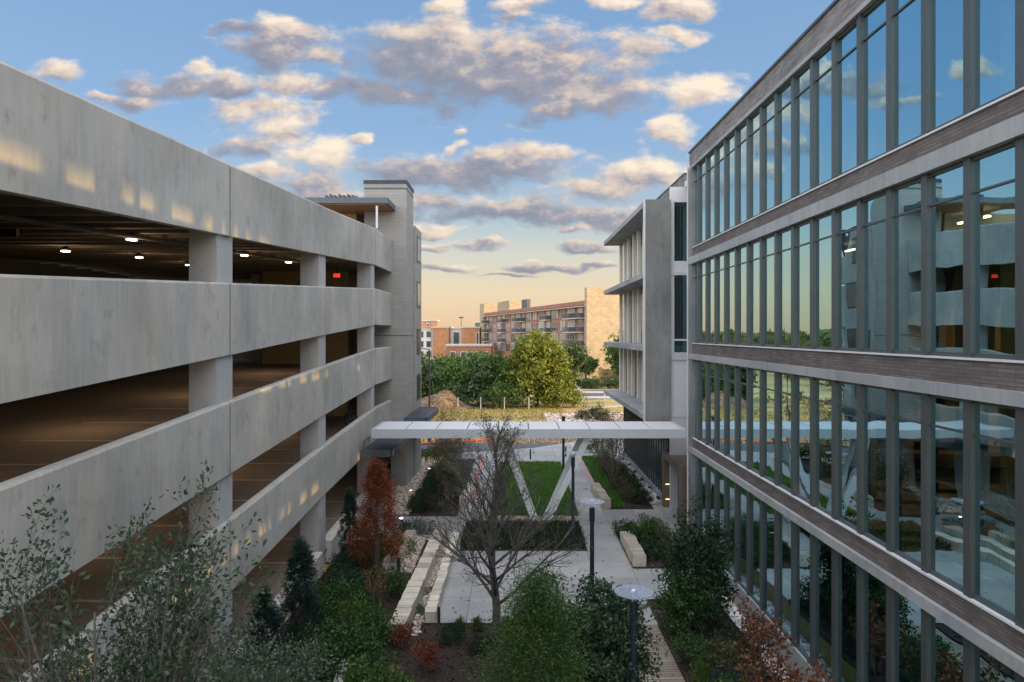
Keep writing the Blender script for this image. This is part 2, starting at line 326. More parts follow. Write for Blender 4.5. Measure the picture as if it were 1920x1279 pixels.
# ---------------------------------------------------------------- mesh helpers
OFF = {}
class MB:
    def __init__(s): s.v = []; s.f = []
    def hexa(s, p):                       # 8 points: bottom four counter-clockwise, then top four
        n = len(s.v); s.v += [tuple(q) for q in p]
        s.f += [tuple(n+i for i in q) for q in ((3, 2, 1, 0), (4, 5, 6, 7), (0, 1, 5, 4), (1, 2, 6, 5), (2, 3, 7, 6), (3, 0, 4, 7))]; return s
    def box(s, x0, x1, y0, y1, z0, z1):
        return s.hexa([(x0, y0, z0), (x1, y0, z0), (x1, y1, z0), (x0, y1, z0), (x0, y0, z1), (x1, y0, z1), (x1, y1, z1), (x0, y1, z1)])
    def quad(s, *p): n = len(s.v); s.v += list(p); s.f.append(tuple(range(n, n+len(p)))); return s
    def bar(s, a, b, w, h, up=(0, 0, 1)):
        a, b = Vector(a), Vector(b); d = (b-a).normalized(); u = Vector(up)
        sx = d.cross(u); sx = sx.normalized()*w/2; sy = sx.cross(d).normalized()*h/2
        return s.hexa([a-sx-sy, a+sx-sy, b+sx-sy, b-sx-sy, a-sx+sy, a+sx+sy, b+sx+sy, b-sx+sy])
    def path(s, pts, rad, n=6):
        base = len(s.v); m = len(pts); pts = [Vector(p) for p in pts]
        for i, p in enumerate(pts):
            d = (pts[min(i+1, m-1)] - pts[max(i-1, 0)]).normalized()
            a = d.cross(Vector((0, 0, 1)) if abs(d.z) < .9 else Vector((1, 0, 0))).normalized(); c = d.cross(a)
            for k in range(n):
                t = 2*math.pi*k/n; q = p + (a*math.cos(t)+c*math.sin(t))*rad[i]; s.v.append((q.x, q.y, q.z))
        for i in range(m-1):
            for k in range(n):
                k2 = (k+1) % n; s.f.append((base+i*n+k, base+i*n+k2, base+(i+1)*n+k2, base+(i+1)*n+k))
        s.f.append(tuple(base+k for k in reversed(range(n)))); s.f.append(tuple(base+(m-1)*n+k for k in range(n))); return s
    def lathe(s, x, y, prof, n=20):       # prof: (r, z) pairs bottom to top
        return s.path([(x, y, z) for r, z in prof], [r for r, z in prof], n)
    def build(s, name, mat, parent=None, smooth=False, loc=None):
        return mesh(name, np.array([tuple(p) for p in s.v], dtype=float), s.f, mat, parent, smooth, loc)
def mesh(name, V, F, mat, parent=None, smooth=False, loc=None):
    me = bpy.data.meshes.new(name)
    off = np.array(OFF.get(parent.name, (0, 0, 0)) if parent is not None else (loc or (0, 0, 0)), dtype=float)
    V = np.asarray(V, dtype=float) - off
    if isinstance(F, np.ndarray):
        n, k = F.shape; me.vertices.add(len(V)); me.vertices.foreach_set('co', V.ravel())
        me.loops.add(n*k); me.loops.foreach_set('vertex_index', F.ravel().astype(np.int32))
        me.polygons.add(n); me.polygons.foreach_set('loop_start', np.arange(0, n*k, k, dtype=np.int32)); me.polygons.foreach_set('loop_total', np.full(n, k, dtype=np.int32))
        me.update(calc_edges=True)
    else: me.from_pydata([tuple(p) for p in V], [], F); me.update()
    if smooth: me.polygons.foreach_set('use_smooth', [True]*len(me.polygons))
    me.materials.append(MT[mat])
    o = bpy.data.objects.new(name, me); COL.objects.link(o)
    if parent is not None: o.parent = parent; OFF[o.name] = tuple(off)
    else: o.location = loc or (0, 0, 0); OFF[o.name] = tuple(off)
    return o
def tag(o, label, cat, group=None):
    o['label'] = label; o['category'] = cat
    if group: o['group'] = group
    return o
def thing(name, label, cat, loc=(0, 0, 0), group=None, local=False, rz=0):
    o = bpy.data.objects.new(name, None); COL.objects.link(o); o.location = loc; o.rotation_euler = (0, 0, rz)
    o.empty_display_size = .2; OFF[o.name] = (0, 0, 0) if local else tuple(loc); return tag(o, label, cat, group)
def struct(o): o['kind'] = 'structure'; return o
def stuff(o, label, cat): o['kind'] = 'stuff'; return tag(o, label, cat)
def copy_tree(o, parent=None):
    c = o.copy(); COL.objects.link(c); c.parent = parent
    for ch in [x for x in bpy.data.objects if x.parent == o]: copy_tree(ch, c)
    return c
def clone(o, loc, rz, sc, label, cat=None, group=None):
    c = copy_tree(o); c.location = loc; c.rotation_euler = (0, 0, rz); c.scale = sc if isinstance(sc, tuple) else (sc, sc, sc); c['label'] = label
    if group: c['group'] = group
    elif 'group' in c: del c['group']
    if cat: c['category'] = cat
    return c
# leaves as folded rhombs: P (n,3), size, elongation, direction bias
def leaves(P, size, el=2.0, bias=None, spread=1.0, r=None):
    r = r or rg; n = len(P); d = r.normal(size=(n, 3))*spread
    if bias is not None: d = d + np.asarray(bias)
    d /= np.linalg.norm(d, axis=1)[:, None]+1e-9
    u = r.normal(size=(n, 3)); s = np.cross(d, u); s /= np.linalg.norm(s, axis=1)[:, None]+1e-9
    sz = size*(.6+.8*r.random(n))[:, None]
    a = P; b = P + d*sz*.5 + s*sz*.5/el; c = P + d*sz; e = P + d*sz*.5 - s*sz*.5/el
    nrm = np.cross(d, s); m = nrm*sz*.10; b = b+m; e = e+m
    V = np.stack([a, b, c, e], 1).reshape(-1, 3); F = np.arange(n*4).reshape(n, 4); return V, F
def clumps(centre, rad, nc, per, cr, r=None, hollow=.35, flat=.25, down=-.5):
    """leaf points in clumps through an uneven ellipsoid"""
    r = r or rg; d = r.normal(size=(nc*3, 3)); d /= np.linalg.norm(d, axis=1)[:, None]; d = d[d[:, 2] > down][:nc]
    lump = 1 + .22*np.sin(3.1*d[:, 0]*3+r.random()*6)*np.cos(2.7*d[:, 1]*3+r.random()*6) + .12*r.normal(size=len(d))
    rr = (hollow + (1-hollow)*r.random(len(d))**.45)*lump
    C = np.asarray(centre) + d*rr[:, None]*np.asarray(rad)
    k = r.integers(int(per*.5), int(per*1.5)+1, len(C)); idx = np.repeat(np.arange(len(C)), k)
    q = r.normal(size=(len(idx), 3))*cr*np.array([1, 1, .75])
    return C[idx] + q, d[idx]

# ---------------------------------------------------------------- setting: ground, paving, beds, road
def sheet(name, rects, z, mat, th=.05):
    m = MB()
    for (x0, x1, y0, y1) in rects: m.box(x0, x1, y0, y1, z-th, z)
    return struct(m.build(name, mat))
m = MB()
Z0 = -.12
for (x0, x1, y0, y1) in ((-4000, 7.0, -3000, 6000), (8.15, 4000, -3000, 6000), (7.0, 8.15, -3000, 9), (7.0, 8.15, 30.4, 6000)):
    m.quad((x0, y0, Z0), (x1, y0, Z0), (x1, y1, Z0), (x0, y1, Z0))
for a in (((7.0, 9, -.75), (8.15, 9, -.75), (8.15, 30.4, -.75), (7.0, 30.4, -.75)), ((7.0, 9, -.75), (7.0, 30.4, -.75), (7.0, 30.4, Z0), (7.0, 9, Z0)),
          ((7.0, 30.4, -.75), (8.15, 30.4, -.75), (8.15, 30.4, Z0), (7.0, 30.4, Z0))): m.quad(*a)
struct(m.build('ground', 'field'))
sheet('paving', [(-5.4, 7.0, 21.8, 37), (-7.3, -5.4, 30.5, 34.6), (-5.4, 7.4, 37, 51.5), (7.0, 9.2, 30.4, 37)], 0, 'paving', .1)
def poly(name, pts, z, mat, th=.1):
    n = len(pts); v = [(x, y, z) for x, y in pts] + [(x, y, z-th) for x, y in pts]
    f = [tuple(range(n)), tuple(reversed(range(n, 2*n)))] + [(i, i+n, (i+1) % n+n, (i+1) % n) for i in range(n)]
    return struct(mesh(name, v, f, mat))
NEAR = [(-40, 50), (-14, 50.6), (-8, 52), (-3, 53.4), (1.5, 55.4), (5.6, 59), (9.5, 63.5), (14, 70), (20, 80), (27, 92)]
FAR = [(-40, 55), (-14, 55.6), (-8.2, 57), (-4, 58.6), (-1, 60.4), (2.6, 63.6), (6, 67), (9.6, 71.5), (14, 78), (20.5, 88)]
poly('plaza', [(-5.4, 51.5)]+[(-5.4, 52.75)]+NEAR[3:7]+[(9.5, 51.5)], -.004, 'paving')
def strip(name, A, B, z, mat, th=.06):
    m = MB()
    for i in range(len(A)-1):
        m.hexa([(*A[i], z-th), (*A[i+1], z-th), (*B[i+1], z-th), (*B[i], z-th), (*A[i], z), (*A[i+1], z), (*B[i+1], z), (*B[i], z)])
    return struct(m.build(name, mat))
strip('road', NEAR, FAR, -.06, 'asphalt', .05)
strip('red_kerb', FAR, [(x-.12, y+.22) for x, y in FAR], .07, 'redp', .2)
strip('kerb', [(x+.1, y-.2) for x, y in NEAR[:4]], NEAR[:4], .03, 'kerb', .2)
# pale worn path lines across the field and a distant lane
PA = [(-9, 72), (-5, 73), (0, 76), (5, 80.5), (10, 85.5), (17, 90)]; strip('path', PA, [(x-.1, y+.8) for x, y in PA], -.09, 'kerb', .02)
PB = [(-1, 69.5), (3, 72.5), (8, 77), (13, 81), (19, 86)]; strip('path', PB, [(x-.1, y+.55) for x, y in PB], -.085, 'kerb', .02)
strip('lane', [(10, 97), (40, 103)], [(10, 112), (40, 120)], -.08, 'asphalt', .02)
BEDS = [('planting_bed', (-7.3, 3.15, 2, 21.75)), ('planting_bed', (-7.3, -3.85, 21.75, 30.5)), ('planting_bed', (4.62, 7.0, 2, 23.7)), ('planting_bed', (4.72, 7.0, 27.0, 32)),
        ('planting_bed', (-5.35, -2.9, 34.7, 50)), ('planting_bed', (-2.3, 3.1, 29.2, 32.9)), ('planting_bed', (5.05, 7.35, 36.1, 51))]
for n, b in BEDS: sheet(n, [b], .03, 'mulch', .12)
m = MB()
for n, (x0, x1, y0, y1) in BEDS:
    for q in ((x0-.02, x1+.02, y1, y1+.025), (x0-.02, x1+.02, y0-.025, y0), (x0-.025, x0, y0, y1), (x1, x1+.025, y0, y1)): m.box(*q, -.05, .065)
struct(m.build('bed_edging', 'steel'))
sheet('lawn', [(-1.05, 3.3, 34.8, 49)], .03, 'lawn', .1)
sheet('boardwalk', [(3.2, 4.57, 2, 21.8)], .0, 'boards', .08)
sheet('gravel_bed', [(-7.3, -5.4, 34.7, 49)], .0, 'gravel', .1)
sheet('gravel_strip', [(7.42, 8.2, 37, 52)], .02, 'gravel', .1)
sheet('gravel_walk', [(-3.15, -2.95, 20.9, 31), (-4.5, -3.95, 26.3, 31.2)], .05, 'gravel', .08)
# worn red paint on the two walkways
sheet('red_paint', [(-2.45, -2.25, 37.5, 50.5), (4.80, 4.93, 38, 49.5)], .006, 'pinkp', .003)

def stones(name, rect, n, s, z, mat, label, cat='stones'):
    x0, x1, y0, y1 = rect; c = np.stack([rg.uniform(x0, x1, n), rg.uniform(y0, y1, n), np.full(n, z)+rg.random(n)*s*.4], 1)
    k = 8; base = np.array([[1, 0, 0], [.4, .9, 0], [-.8, .6, 0], [-.9, -.5, 0], [.3, -1, 0], [0, 0, .75], [0, 0, -.6]], float)
    F0 = np.array([[0, 1, 5], [1, 2, 5], [2, 3, 5], [3, 4, 5], [4, 0, 5], [1, 0, 6], [2, 1, 6], [3, 2, 6], [4, 3, 6], [0, 4, 6]])
    a = rg.random(n)*6.28; S = s*(.35+rg.random(n)**1.6); q = base[None]*(1+.25*rg.normal(size=(n, 7, 3)))
    x = q[..., 0]*np.cos(a)[:, None]-q[..., 1]*np.sin(a)[:, None]; y = q[..., 0]*np.sin(a)[:, None]+q[..., 1]*np.cos(a)[:, None]
    V = np.stack([x, y, q[..., 2]], 2)*S[:, None, None] + c[:, None]
    F = (F0[None]+np.arange(n)[:, None, None]*7).reshape(-1, 3)
    return stuff(mesh(name, V.reshape(-1, 3), F, mat), label, cat)
stones('river_stones', (-7.3, -5.42, 34.8, 49), 2600, .13, .03, 'stones', 'pale pinkish river stones covering the bed beside the block tower')
stones('white_stones', (7.03, 8.05, 9.5, 30.3), 3200, .10, -.73, 'stonew', 'white river stones in the trench along the glass office wall')
stones('cobble_stones', (7.45, 8.15, 37.1, 51.5), 700, .09, .04, 'stonew', 'pale cobbles along the foot of the far office wing')
stones('walk_gravel', (-4.5, -3.95, 26.3, 31.1), 700, .06, .06, 'stones', 'pink gravel between short bench and long limestone wall')
stones('wall_gravel', (-3.2, -2.9, 21, 31), 500, .06, .06, 'stones', 'tan gravel filling between the two limestone block rows')
stones('rubble', (3.5, 14, 71.5, 79), 1500, .22, -.1, 'stones', 'dark rubble patch in the dry field beyond the road')
stones('strut_stones', (-1.0, 3.2, 33.0, 34.6), 500, .08, .02, 'stones', 'pale stones around the feet of the white canopy struts')
n = 9000; x0, x1, y0, y1 = -7.3, 3.1, 9, 21.7
def chips(rect, n):
    P = np.stack([rg.uniform(rect[0], rect[1], n), rg.uniform(rect[2], rect[3], n), np.full(n, .035)+rg.random(n)*.03], 1); return leaves(P, .09, 2.2, (0, 0, .1))
VV, FF, o = [], [], 0
for n_, (x0, x1, y0, y1) in BEDS:
    V, F = chips((x0, x1, max(y0, 10), y1), int((x1-x0)*(y1-max(y0, 10))*70)); VV.append(V); FF.append(F+o); o += len(V)
stuff(mesh('bark_mulch', np.concatenate(VV), np.concatenate(FF), 'bits'), 'dark shredded bark mulch lying on all the planting beds', 'mulch')
def blades(name, rect, n, h, mat, label, cat, z=.03, w=.012):
    x0, x1, y0, y1 = rect; P = np.stack([rg.uniform(x0, x1, n), rg.uniform(y0, y1, n), np.full(n, z)], 1)
    V, F = leaves(P, h, h/w/2, (0, 0, 1.6), .55); return stuff(mesh(name, V, F, mat), label, cat)
blades('lawn_grass', (-1.05, 3.3, 34.8, 49), 26000, .12, 'l_grass', 'short green lawn grass under and behind the white canopy struts', 'grass', w=.02)
blades('border_grass', (5.1, 5.95, 36.2, 51), 9000, .16, 'l_grass', 'bright green grass border beside the right walkway', 'grass', w=.02)
blades('planter_ground_cover', (-2.25, 3.05, 29.25, 32.85), 9000, .30, 'l_dark', 'low dark olive ground cover in the bed in front of the struts', 'ground cover', w=.025)
blades('planter_dry_grass', (-2.25, 3.05, 29.25, 32.85), 3500, .34, 'l_olive', 'dry brownish blades among the ground cover in front of the struts', 'grass', w=.015)
blades('field_grass', (-45, 20, 58, 84), 60000, .15, 'l_straw', 'golden dry grass over the sunlit field beyond the road', 'grass', -.1, .04)
blades('field_weeds', (-13, 6, 74, 87), 3000, .18, 'l_fary', 'yellow green weeds along the fence in the field', 'weeds', -.1, .06)

n = 700; P = np.stack([rg.uniform(-2.4, 7, n), rg.uniform(21.9, 48, n), np.full(n, .012)], 1); V, F = leaves(P, .10, 1.6, (0, 0, 0)); V[:, 2] = np.abs(V[:, 2]-.012)*.25+.008
stuff(mesh('fallen_leaves', V, F, 'l_orange'), 'scattered fallen brown leaves on the paving', 'leaves')
# ---------------------------------------------------------------- parking garage
SL = .0575
def fx(y):
    pts = [(-8, -7.7), (9.3, -7.68), (18.4, -7.65), (27.5, -7.6), (36.5, -7.4), (41, -7.33), (52, -7.33)]
    for (a, xa), (b, xb) in zip(pts, pts[1:]):
        if y <= b: return xa + (xb-xa)*(y-a)/(b-a)
    return -7.33
def gz(y): return 13.86 + SL*(min(y, 36.5)-18.4)        # top of the top spandrel
JY = [0.2, 9.3, 18.4, 27.5, 36.5, 41.0]
G = thing('parking_garage', 'four level concrete parking garage with long sloping spandrel walls', 'parking garage', (-16, 20, 0))
XB = -26.0
for k in range(4):
    for (a, b) in list(zip(JY, JY[1:]))+[(43.9, 50.2)]:
        ya, yb = a+.042, b-.042; m = MB(); t = .22
        za, zb = gz(a)-3.2*k, gz(b)-3.2*k
        lo = 1.94
        # panel body with a chamfered cap that leans inwards
        m.hexa([(fx(a)-t, ya, za-lo), (fx(a), ya, za-lo), (fx(b), yb, zb-lo), (fx(b)-t, yb, zb-lo), (fx(a)-t, ya, za-.02), (fx(a), ya, za-.05), (fx(b), yb, zb-.05), (fx(b)-t, yb, zb-.02)])
        m.hexa([(fx(a)-t, ya, za-.02), (fx(a), ya, za-.05), (fx(b), yb, zb-.05), (fx(b)-t, yb, zb-.02), (fx(a)-t, ya, za), (fx(a)-.03, ya, za), (fx(b)-.03, yb, zb), (fx(b)-t, yb, zb)])
        m.build('spandrel_panel', 'conc', G)
for j, y in enumerate(JY[1:5]):
    for k in range(4): m = MB(); m.box(fx(y)-.07, fx(y)-.025, y-.041, y+.041, gz(y)-3.2*k-1.93, gz(y)-3.2*k-.07); m.build('joint_seal', 'dark', G)
    m = MB(); x = fx(y)-.10; y0, y1 = (y-.62, y+.38) if j < 3 else (y-.75, y+.12)
    m.box(x-.72, x, y0, y1, -.3, gz(y)-1.3); m.build('column', 'concd', G)
m = MB(); 
for y in (36.5, 45): m.box(-17.2, -16.6, y-.3, y+.3, -.3, gz(y)-1.3)
m.build('inner_columns', 'concd', G)['kind'] = 'stuff'
ys = [-6, 36.5, 50]
for k in range(5):
    m = MB(); mb = MB()
    for a, b in zip(ys, ys[1:]):
        za, zb = gz(a)-1.1-3.2*k, gz(b)-1.1-3.2*k
        xa, xb = fx(a)-.23, fx(b)-.23
        m.hexa([(XB, a, za-.14), (xa, a, za-.14), (xb, b, zb-.14), (XB, b, zb-.14), (XB, a, za), (xa, a, za), (xb, b, zb), (XB, b, zb)])
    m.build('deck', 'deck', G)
    if k < 4:
        y = 1.0
        while y < 50:
            z = gz(y)-1.1-3.2*k
            if not (40.6 < y < 44.4): mb.box(XB, fx(y)-.4, y-.12, y+.12, z-.70, z-.141)
            else: mb.box(XB, -9.3, y-.12, y+.12, z-.70, z-.141)
            y += 1.52
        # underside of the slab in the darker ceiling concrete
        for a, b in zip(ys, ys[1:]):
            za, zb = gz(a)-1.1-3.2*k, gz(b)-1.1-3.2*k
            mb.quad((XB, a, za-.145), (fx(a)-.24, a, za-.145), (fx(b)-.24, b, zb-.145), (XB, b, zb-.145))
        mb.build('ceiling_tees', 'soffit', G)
for k in (0, 1, 2, 3):
    m = MB(); z = lambda y: gz(y)-1.1-3.2*k-.80
    m.path([(-10.6, y, z(y)) for y in (1, 20, 36.5, 40)], [.06]*4, 8); m.path([(-11.0, y, z(y)+.03) for y in (1, 20, 36.5, 40)], [.03]*4, 6); m.build('sprinkler_pipe', 'soffit', G)
    m = MB()
    m.box(-13.4, -11.6, 15.9, 16.0, z(16)-.26, z(16)-.08); m.build('clearance_bar', 'dark', G) if k == 0 else None
# stall paint on decks, kerb at the bottom deck edge
for k in (1, 2, 3, 4):
    for i in range(19):
        m = MB()
        y = 3 + i*2.6; z = gz(y)-1.1-3.2*k+.006
        if y > 36: continue
        m.hexa([(-13.4, y-.06, z-.004-SL*.06), (fx(y)-.8, y-.06, z-.004-SL*.06), (fx(y)-.8, y+.06, z-.004+SL*.06), (-13.4, y+.06, z-.004+SL*.06),
                (-13.4, y-.06, z-SL*.06), (fx(y)-.8, y-.06, z-SL*.06), (fx(y)-.8, y+.06, z+SL*.06), (-13.4, y+.06, z+SL*.06)])
        m.build('stall_line', 'paint', G)
m = MB()
for a, b in ((-2, 17.7), (18.9, 26.8), (28, 35.7)):
    za, zb = gz(a)-1.1-12.8, gz(b)-1.1-12.8
    m.hexa([(fx(a)-.35, a, za-.6), (fx(a)+.1, a, za-.6), (fx(b)+.1, b, zb-.6), (fx(b)-.35, b, zb-.6), (fx(a)-.35, a, za+.28), (fx(a)+.1, a, za+.28), (fx(b)+.1, b, zb+.28), (fx(b)-.35, b, zb+.28)])
m.build('kerb_wall', 'kerb', G)
# rear and end walls
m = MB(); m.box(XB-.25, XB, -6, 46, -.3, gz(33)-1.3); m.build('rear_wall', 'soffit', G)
for k in range(4):
    z = gz(40)-3.2*k; m = MB(); m.box(XB-.25, XB-.003, 46, 50, z-1.94, z); m.box(XB, -7.33, 50.01, 50.23, z-1.94, z); m.build('rear_spandrel', 'conc', G)
m = MB()
m.box(XB+.02, XB+.6, 49.2, 49.9, -.3, 12.8); m.build('column', 'concd', G)
for x in (-19, -12, -7.85):
    m = MB(); m.box(x-.4, x+.4, 49.2, 49.9, -.3, 12.8); m.build('column', 'concd', G)
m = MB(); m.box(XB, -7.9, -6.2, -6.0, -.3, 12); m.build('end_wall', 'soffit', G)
m = MB(); m.box(-15.5, -10.2, 42, 48, -.3, 13.7); m.build('core_wall', 'tan', G)
m = MB()
for i in range(9): m.box(-7.6, -7.5, 44.4+i*.62, 44.48+i*.62, gz(45), gz(45)+1.7)
m.box(-7.75, -7.35, 43.9, 50.3, gz(45)+1.7, gz(45)+1.85); m.build('screen_slats', 'dark', G)
m = MB()
for i in range(30): m.box(-7.62, -7.55, 44.1+i*.2, 44.16+i*.2, 3.5, 10.6)
m.build('stair_screen', 'dark', G)
m = MB(); m.box(-7.38, -7.28, 36.42, 36.52, gz(36.5), gz(36.5)+1.2); m.build('white_roof_post', 'whitew', G)

# stair tower with its roof canopy
T = thing('stair_tower', 'tall grey coursed block stair tower at the end of the garage', 'tower', (-7.7, 42.4, 0))
TX0, TX1, TY0, TY1 = -9.0, -6.47, 41.02, 43.8
m = MB(); m.box(TX0, TX1-.003, TY0, TY0+.3, 4.9, 18.3); m.box(-7.4, TX1-.003, TY0, TY0+.3, -.1, 4.9); m.build('front_wall', 'blockf', T)
m = MB(); m.box(TX1-.3, TX1, TY0+.003, TY1, -.1, 18.3); m.box(TX0, TX0+.3, TY0+.301, TY1, -.1, 18.29); m.box(TX0+.301, TX1-.301, TY1-.3, TY1-.003, -.1, 18.29)
m.box(-6.95, -6.36, TY1+.003, 46.8, -.1, 16.2); m.build('side_wall', 'block', T)
m = MB(); m.box(TX0-.04, TX1+.04, TY0-.04, TY1+.04, 18.3, 18.5); m.build('roof_cap', 'dark', T)
m = MB(); m.box(TX0-.01, TX1+.015, TY0-.012, TY1+.012, 17.95, 18.05); m.box(TX0-.01, TX1+.015, TY0-.012, TY1+.012, 9.15, 9.19); m.build('joint_trim', 'fin', T)
for z in (14.0, 11.0, 7.9, 4.9):
    m = MB(); m.box(-6.37, -6.33, 44.6, 46.2, z, z+1.7); fr = m.build('window', 'dark', T)
    m = MB(); m.box(-6.345, -6.32, 44.7, 46.1, z+.1, z+1.6); m.build('pane', 'wing', fr)
C1 = thing('roof_canopy', 'flat slate canopy with wood soffit on top of the stair tower', 'canopy', (-9.5, 40, 16.6))
m = MB(); m.box(-12.6, -7.15, 38.6, TY0-.01, 16.66, 16.98); m.box(-12.6, -9.02, 41.01, 44.5, 16.66, 16.98); m.build('roof_slab', 'slate', C1)
m = MB(); m.box(-12.5, -7.25, 38.7, TY0-.02, 16.60, 16.657); m.box(-12.5, -9.04, 41.0, 44.4, 16.60, 16.657); m.build('soffit', 'wood', C1)
U = thing('rooftop_unit', 'small pale mechanical unit on the stair tower canopy roof', 'mechanical unit', (-10.5, 40.5, 16.98))
m = MB(); m.box(-11.2, -10.5, 40.1, 40.9, 16.99, 17.25); m.build('case', 'whitew', U)
m = MB()
for i in range(7): m.box(-11.15+i*.26, -11.05+i*.26, 40.2, 40.8, 17.25+.04*(i % 3), 17.45+.05*(i % 2))
m.box(-10.45, -9.3, 40.2, 40.3, 17.1, 17.2); m.box(-9.35, -9.25, 40.2, 40.3, 16.98, 17.4); m.build('fins', 'slate', U)
# core block behind the canopy
m = MB(); m.box(-15.4, -9.6, 41.5, 47.5, 13.7, 16.58); tag(m.build('lift_lobby', 'tan'), 'tan lift lobby wall under the roof canopy', 'lobby')

# awnings on the tower
def awning(x0, x1, y0, y1, z, label):
    a = thing('metal_awning', label, 'awning', ((x0+x1)/2, (y0+y1)/2, z))
    m = MB(); m.box(x0, x1, y0, y1, z-.02, z+.02); m.build('roof_sheet', 'dark', a)
    m = MB(); m.box(x0-.04, x1+.04, y0-.08, y0, z-.30, z+.06); m.box(x1, x1+.08, y0-.08, y1+.08, z-.30, z+.06); m.box(x0-.04, x1+.04, y1, y1+.08, z-.30, z+.06); m.build('fascia', 'slate', a)
    m = MB()
    for i in range(9):
        xx = x0 + (x1-x0)*(i+.5)/9; m.box(xx-.012, xx+.012, y0, y1, z+.02, z+.05)
    m.build('standing_seams', 'slate', a); return a
aw = awning(-7.35, -5.95, 33.1, 40.9, 3.62, 'dark metal awning under the left end of the white canopy')
m = MB()
for i in range(4): m.box(-7.30, -7.28, 33.1+i*1.2, 33.14+i*1.2, 3.7, 4.05)
m.box(-7.30, -7.28, 33.0, 36.8, 4.05, 4.09); m.build('rail', 'dark', aw)
awning(-6.44, -5.15, 40.2, 45.7, 4.3, 'dark pointed awning on the far side of the block tower')

# garage lights
def glight(x, y, z, label, group):
    g = thing('ceiling_light', label, 'light', (x, y, z), group)
    m = MB(); m.lathe(x, y, [(.16, z), (.2, z+.05), (.1, z+.12), (.02, z+.2)], 16); m.build('housing', 'dark', g)
    m = MB(); m.lathe(x, y, [(.02, z-.04), (.14, z-.03), (.14, z-.001)], 16); m.build('lens', 'lamp', g)
    l = bpy.data.lights.new('garage_lamp', 'POINT'); l.energy = 20 if z > 11.5 else 34; l.color = (1, .70, .44); l.shadow_soft_size = .2
    o = bpy.data.objects.new('lamp_glow', l); COL.objects.link(o); o.parent = g; o.location = (0, 0, -.45)
for (px, py, Y) in ((123, 492, 17.2), (247, 463, 15.4), (261, 503, 20.5), (353, 518, 25.5), (458, 488, 23.5), (541, 498, 30)):
    x, y, z = (px-964)/1280*Y, Y, 9.3-(py-625)/1280*Y
    zc = gz(y)-1.1-.86; s = (zc-9.3)/((625-py)/1280)/Y            # slide along the sight line to the ceiling
    x, y = x*s, y*s; zc = gz(y)-1.1-.86
    glight(x, y, zc, 'round warm ceiling light lit under the top deck of the garage', 'lit ceiling lights under the top garage deck')
for k in (1, 2, 3):
    for y in (6, 13, 20, 27, 34):
        glight(-12.5, y, gz(y)-1.1-3.2*k-.86, 'round warm ceiling light in the lower decks of the garage', 'ceiling lights of the lower garage decks')
g = thing('exit_sign', 'small red lit sign hanging at the far end of the top covered deck', 'sign', (-9.7, 37.2, 12.4))
m = MB(); m.box(-9.85, -9.5, 37.2, 37.26, 12.35, 12.55); m.build('sign_face', 'redl', g)
m = MB(); m.box(-9.87, -9.48, 37.262, 37.3, 12.33, 12.57); m.box(-9.7, -9.66, 37.27, 37.29, 12.57, 13.1); m.build('housing', 'dark', g)
# bicycles by the core wall
def bicycle(loc, rz, label):
    b = thing('bicycle', label, 'bicycle', loc, 'bicycles parked by the lift core', True, rz)
    for sx in (-.52, .52):
        m = MB(); pts = [(sx+.33*math.cos(t), 0, .34+.33*math.sin(t)) for t in [i*math.pi/10 for i in range(21)]]; m.path(pts, [.022]*21, 5)
        for i in range(6): a = i*math.pi/6; m.bar((sx-.31*math.cos(a), 0, .34-.31*math.sin(a)), (sx+.31*math.cos(a), 0, .34+.31*math.sin(a)), .006, .006, (0, 1, 0))
        m.build('wheel', 'dark', b)
    m = MB()
    for p, q in (((-.52, 0, .34), (-.08, 0, .34)), ((-.52, 0, .34), (-.2, 0, .85)), ((-.2, 0, .85), (-.08, 0, .34)), ((-.17, 0, .78), (.36, 0, .84)), ((-.08, 0, .34), (.38, 0, .74)), ((.52, 0, .34), (.34, 0, 1.0))): m.path([p, q], [.02, .02], 6)
    m.build('frame', 'slate', b)
    m = MB(); m.path([(.34, -.26, 1.03), (.34, .26, 1.03)], [.015, .015], 6); m.build('handlebar', 'dark', b)
    m = MB(); m.box(-.33, -.08, -.06, .06, .88, .94); m.build('saddle', 'dark', b)
for i, (x, y) in enumerate(((-8.9, 38.0), (-9.4, 38.9), (-10.0, 37.6))):
    bicycle((x, y, gz(38)-1.1-9.6), 1.2+.3*i, ('bicycle nearest the opening on the first raised garage deck', 'bicycle in the middle of the row by the lift core', 'bicycle deepest inside the first raised garage deck')[i])

# ---------------------------------------------------------------- office building
BX, BW = 8.2, 38.2
Y_S, Y_N = -4.0, 31.85
B = thing('office_building', 'long glass and brick office building with concrete ledges and metal mullions', 'office building', (22, 14, 0))
# (glass bottom, glass top)
ST = [(.12, 3.85), (4.5, 8.12), (8.82, 12.47), (13.2, 16.85)]
m = MB()
for z0, z1 in ((4.08, 4.5), (8.36, 8.82), (12.8, 13.2)): m.box(BX-.02, BX+.32, Y_S, 31.2, z0, z1)
m.build('brick_band', 'brickb', B)
m = MB(); m.box(BX-.02, BX+.4, Y_S, Y_N, 16.98, 17.68); m.build('parapet', 'brickg', B)
m = MB(); m.box(BX-.07, BX+.5, Y_S, Y_N+.04, 17.68, 17.76); m.build('coping', 'fin', B)
m = MB()
for z0, z1 in ((3.85, 4.08), (8.12, 8.36), (12.47, 12.8)): m.box(BX-.13, BX+.32, Y_S, Y_N-.003, z0, z1)
m.box(BX-.10, BX+.32, Y_S, Y_N-.003, 16.85, 16.98); m.build('concrete_ledge', 'concs', B)
m = MB()
for z in (4.5, 8.82, 13.2): m.box(BX-.06, BX+.2, Y_S, 31.2, z, z+.04)
m.build('metal_sill', 'whitew', B)
m = MB(); m.box(BX-.10, BX+.5, 31.2, Y_N, -.1, 16.85); m.build('corner_column', 'concb', B)
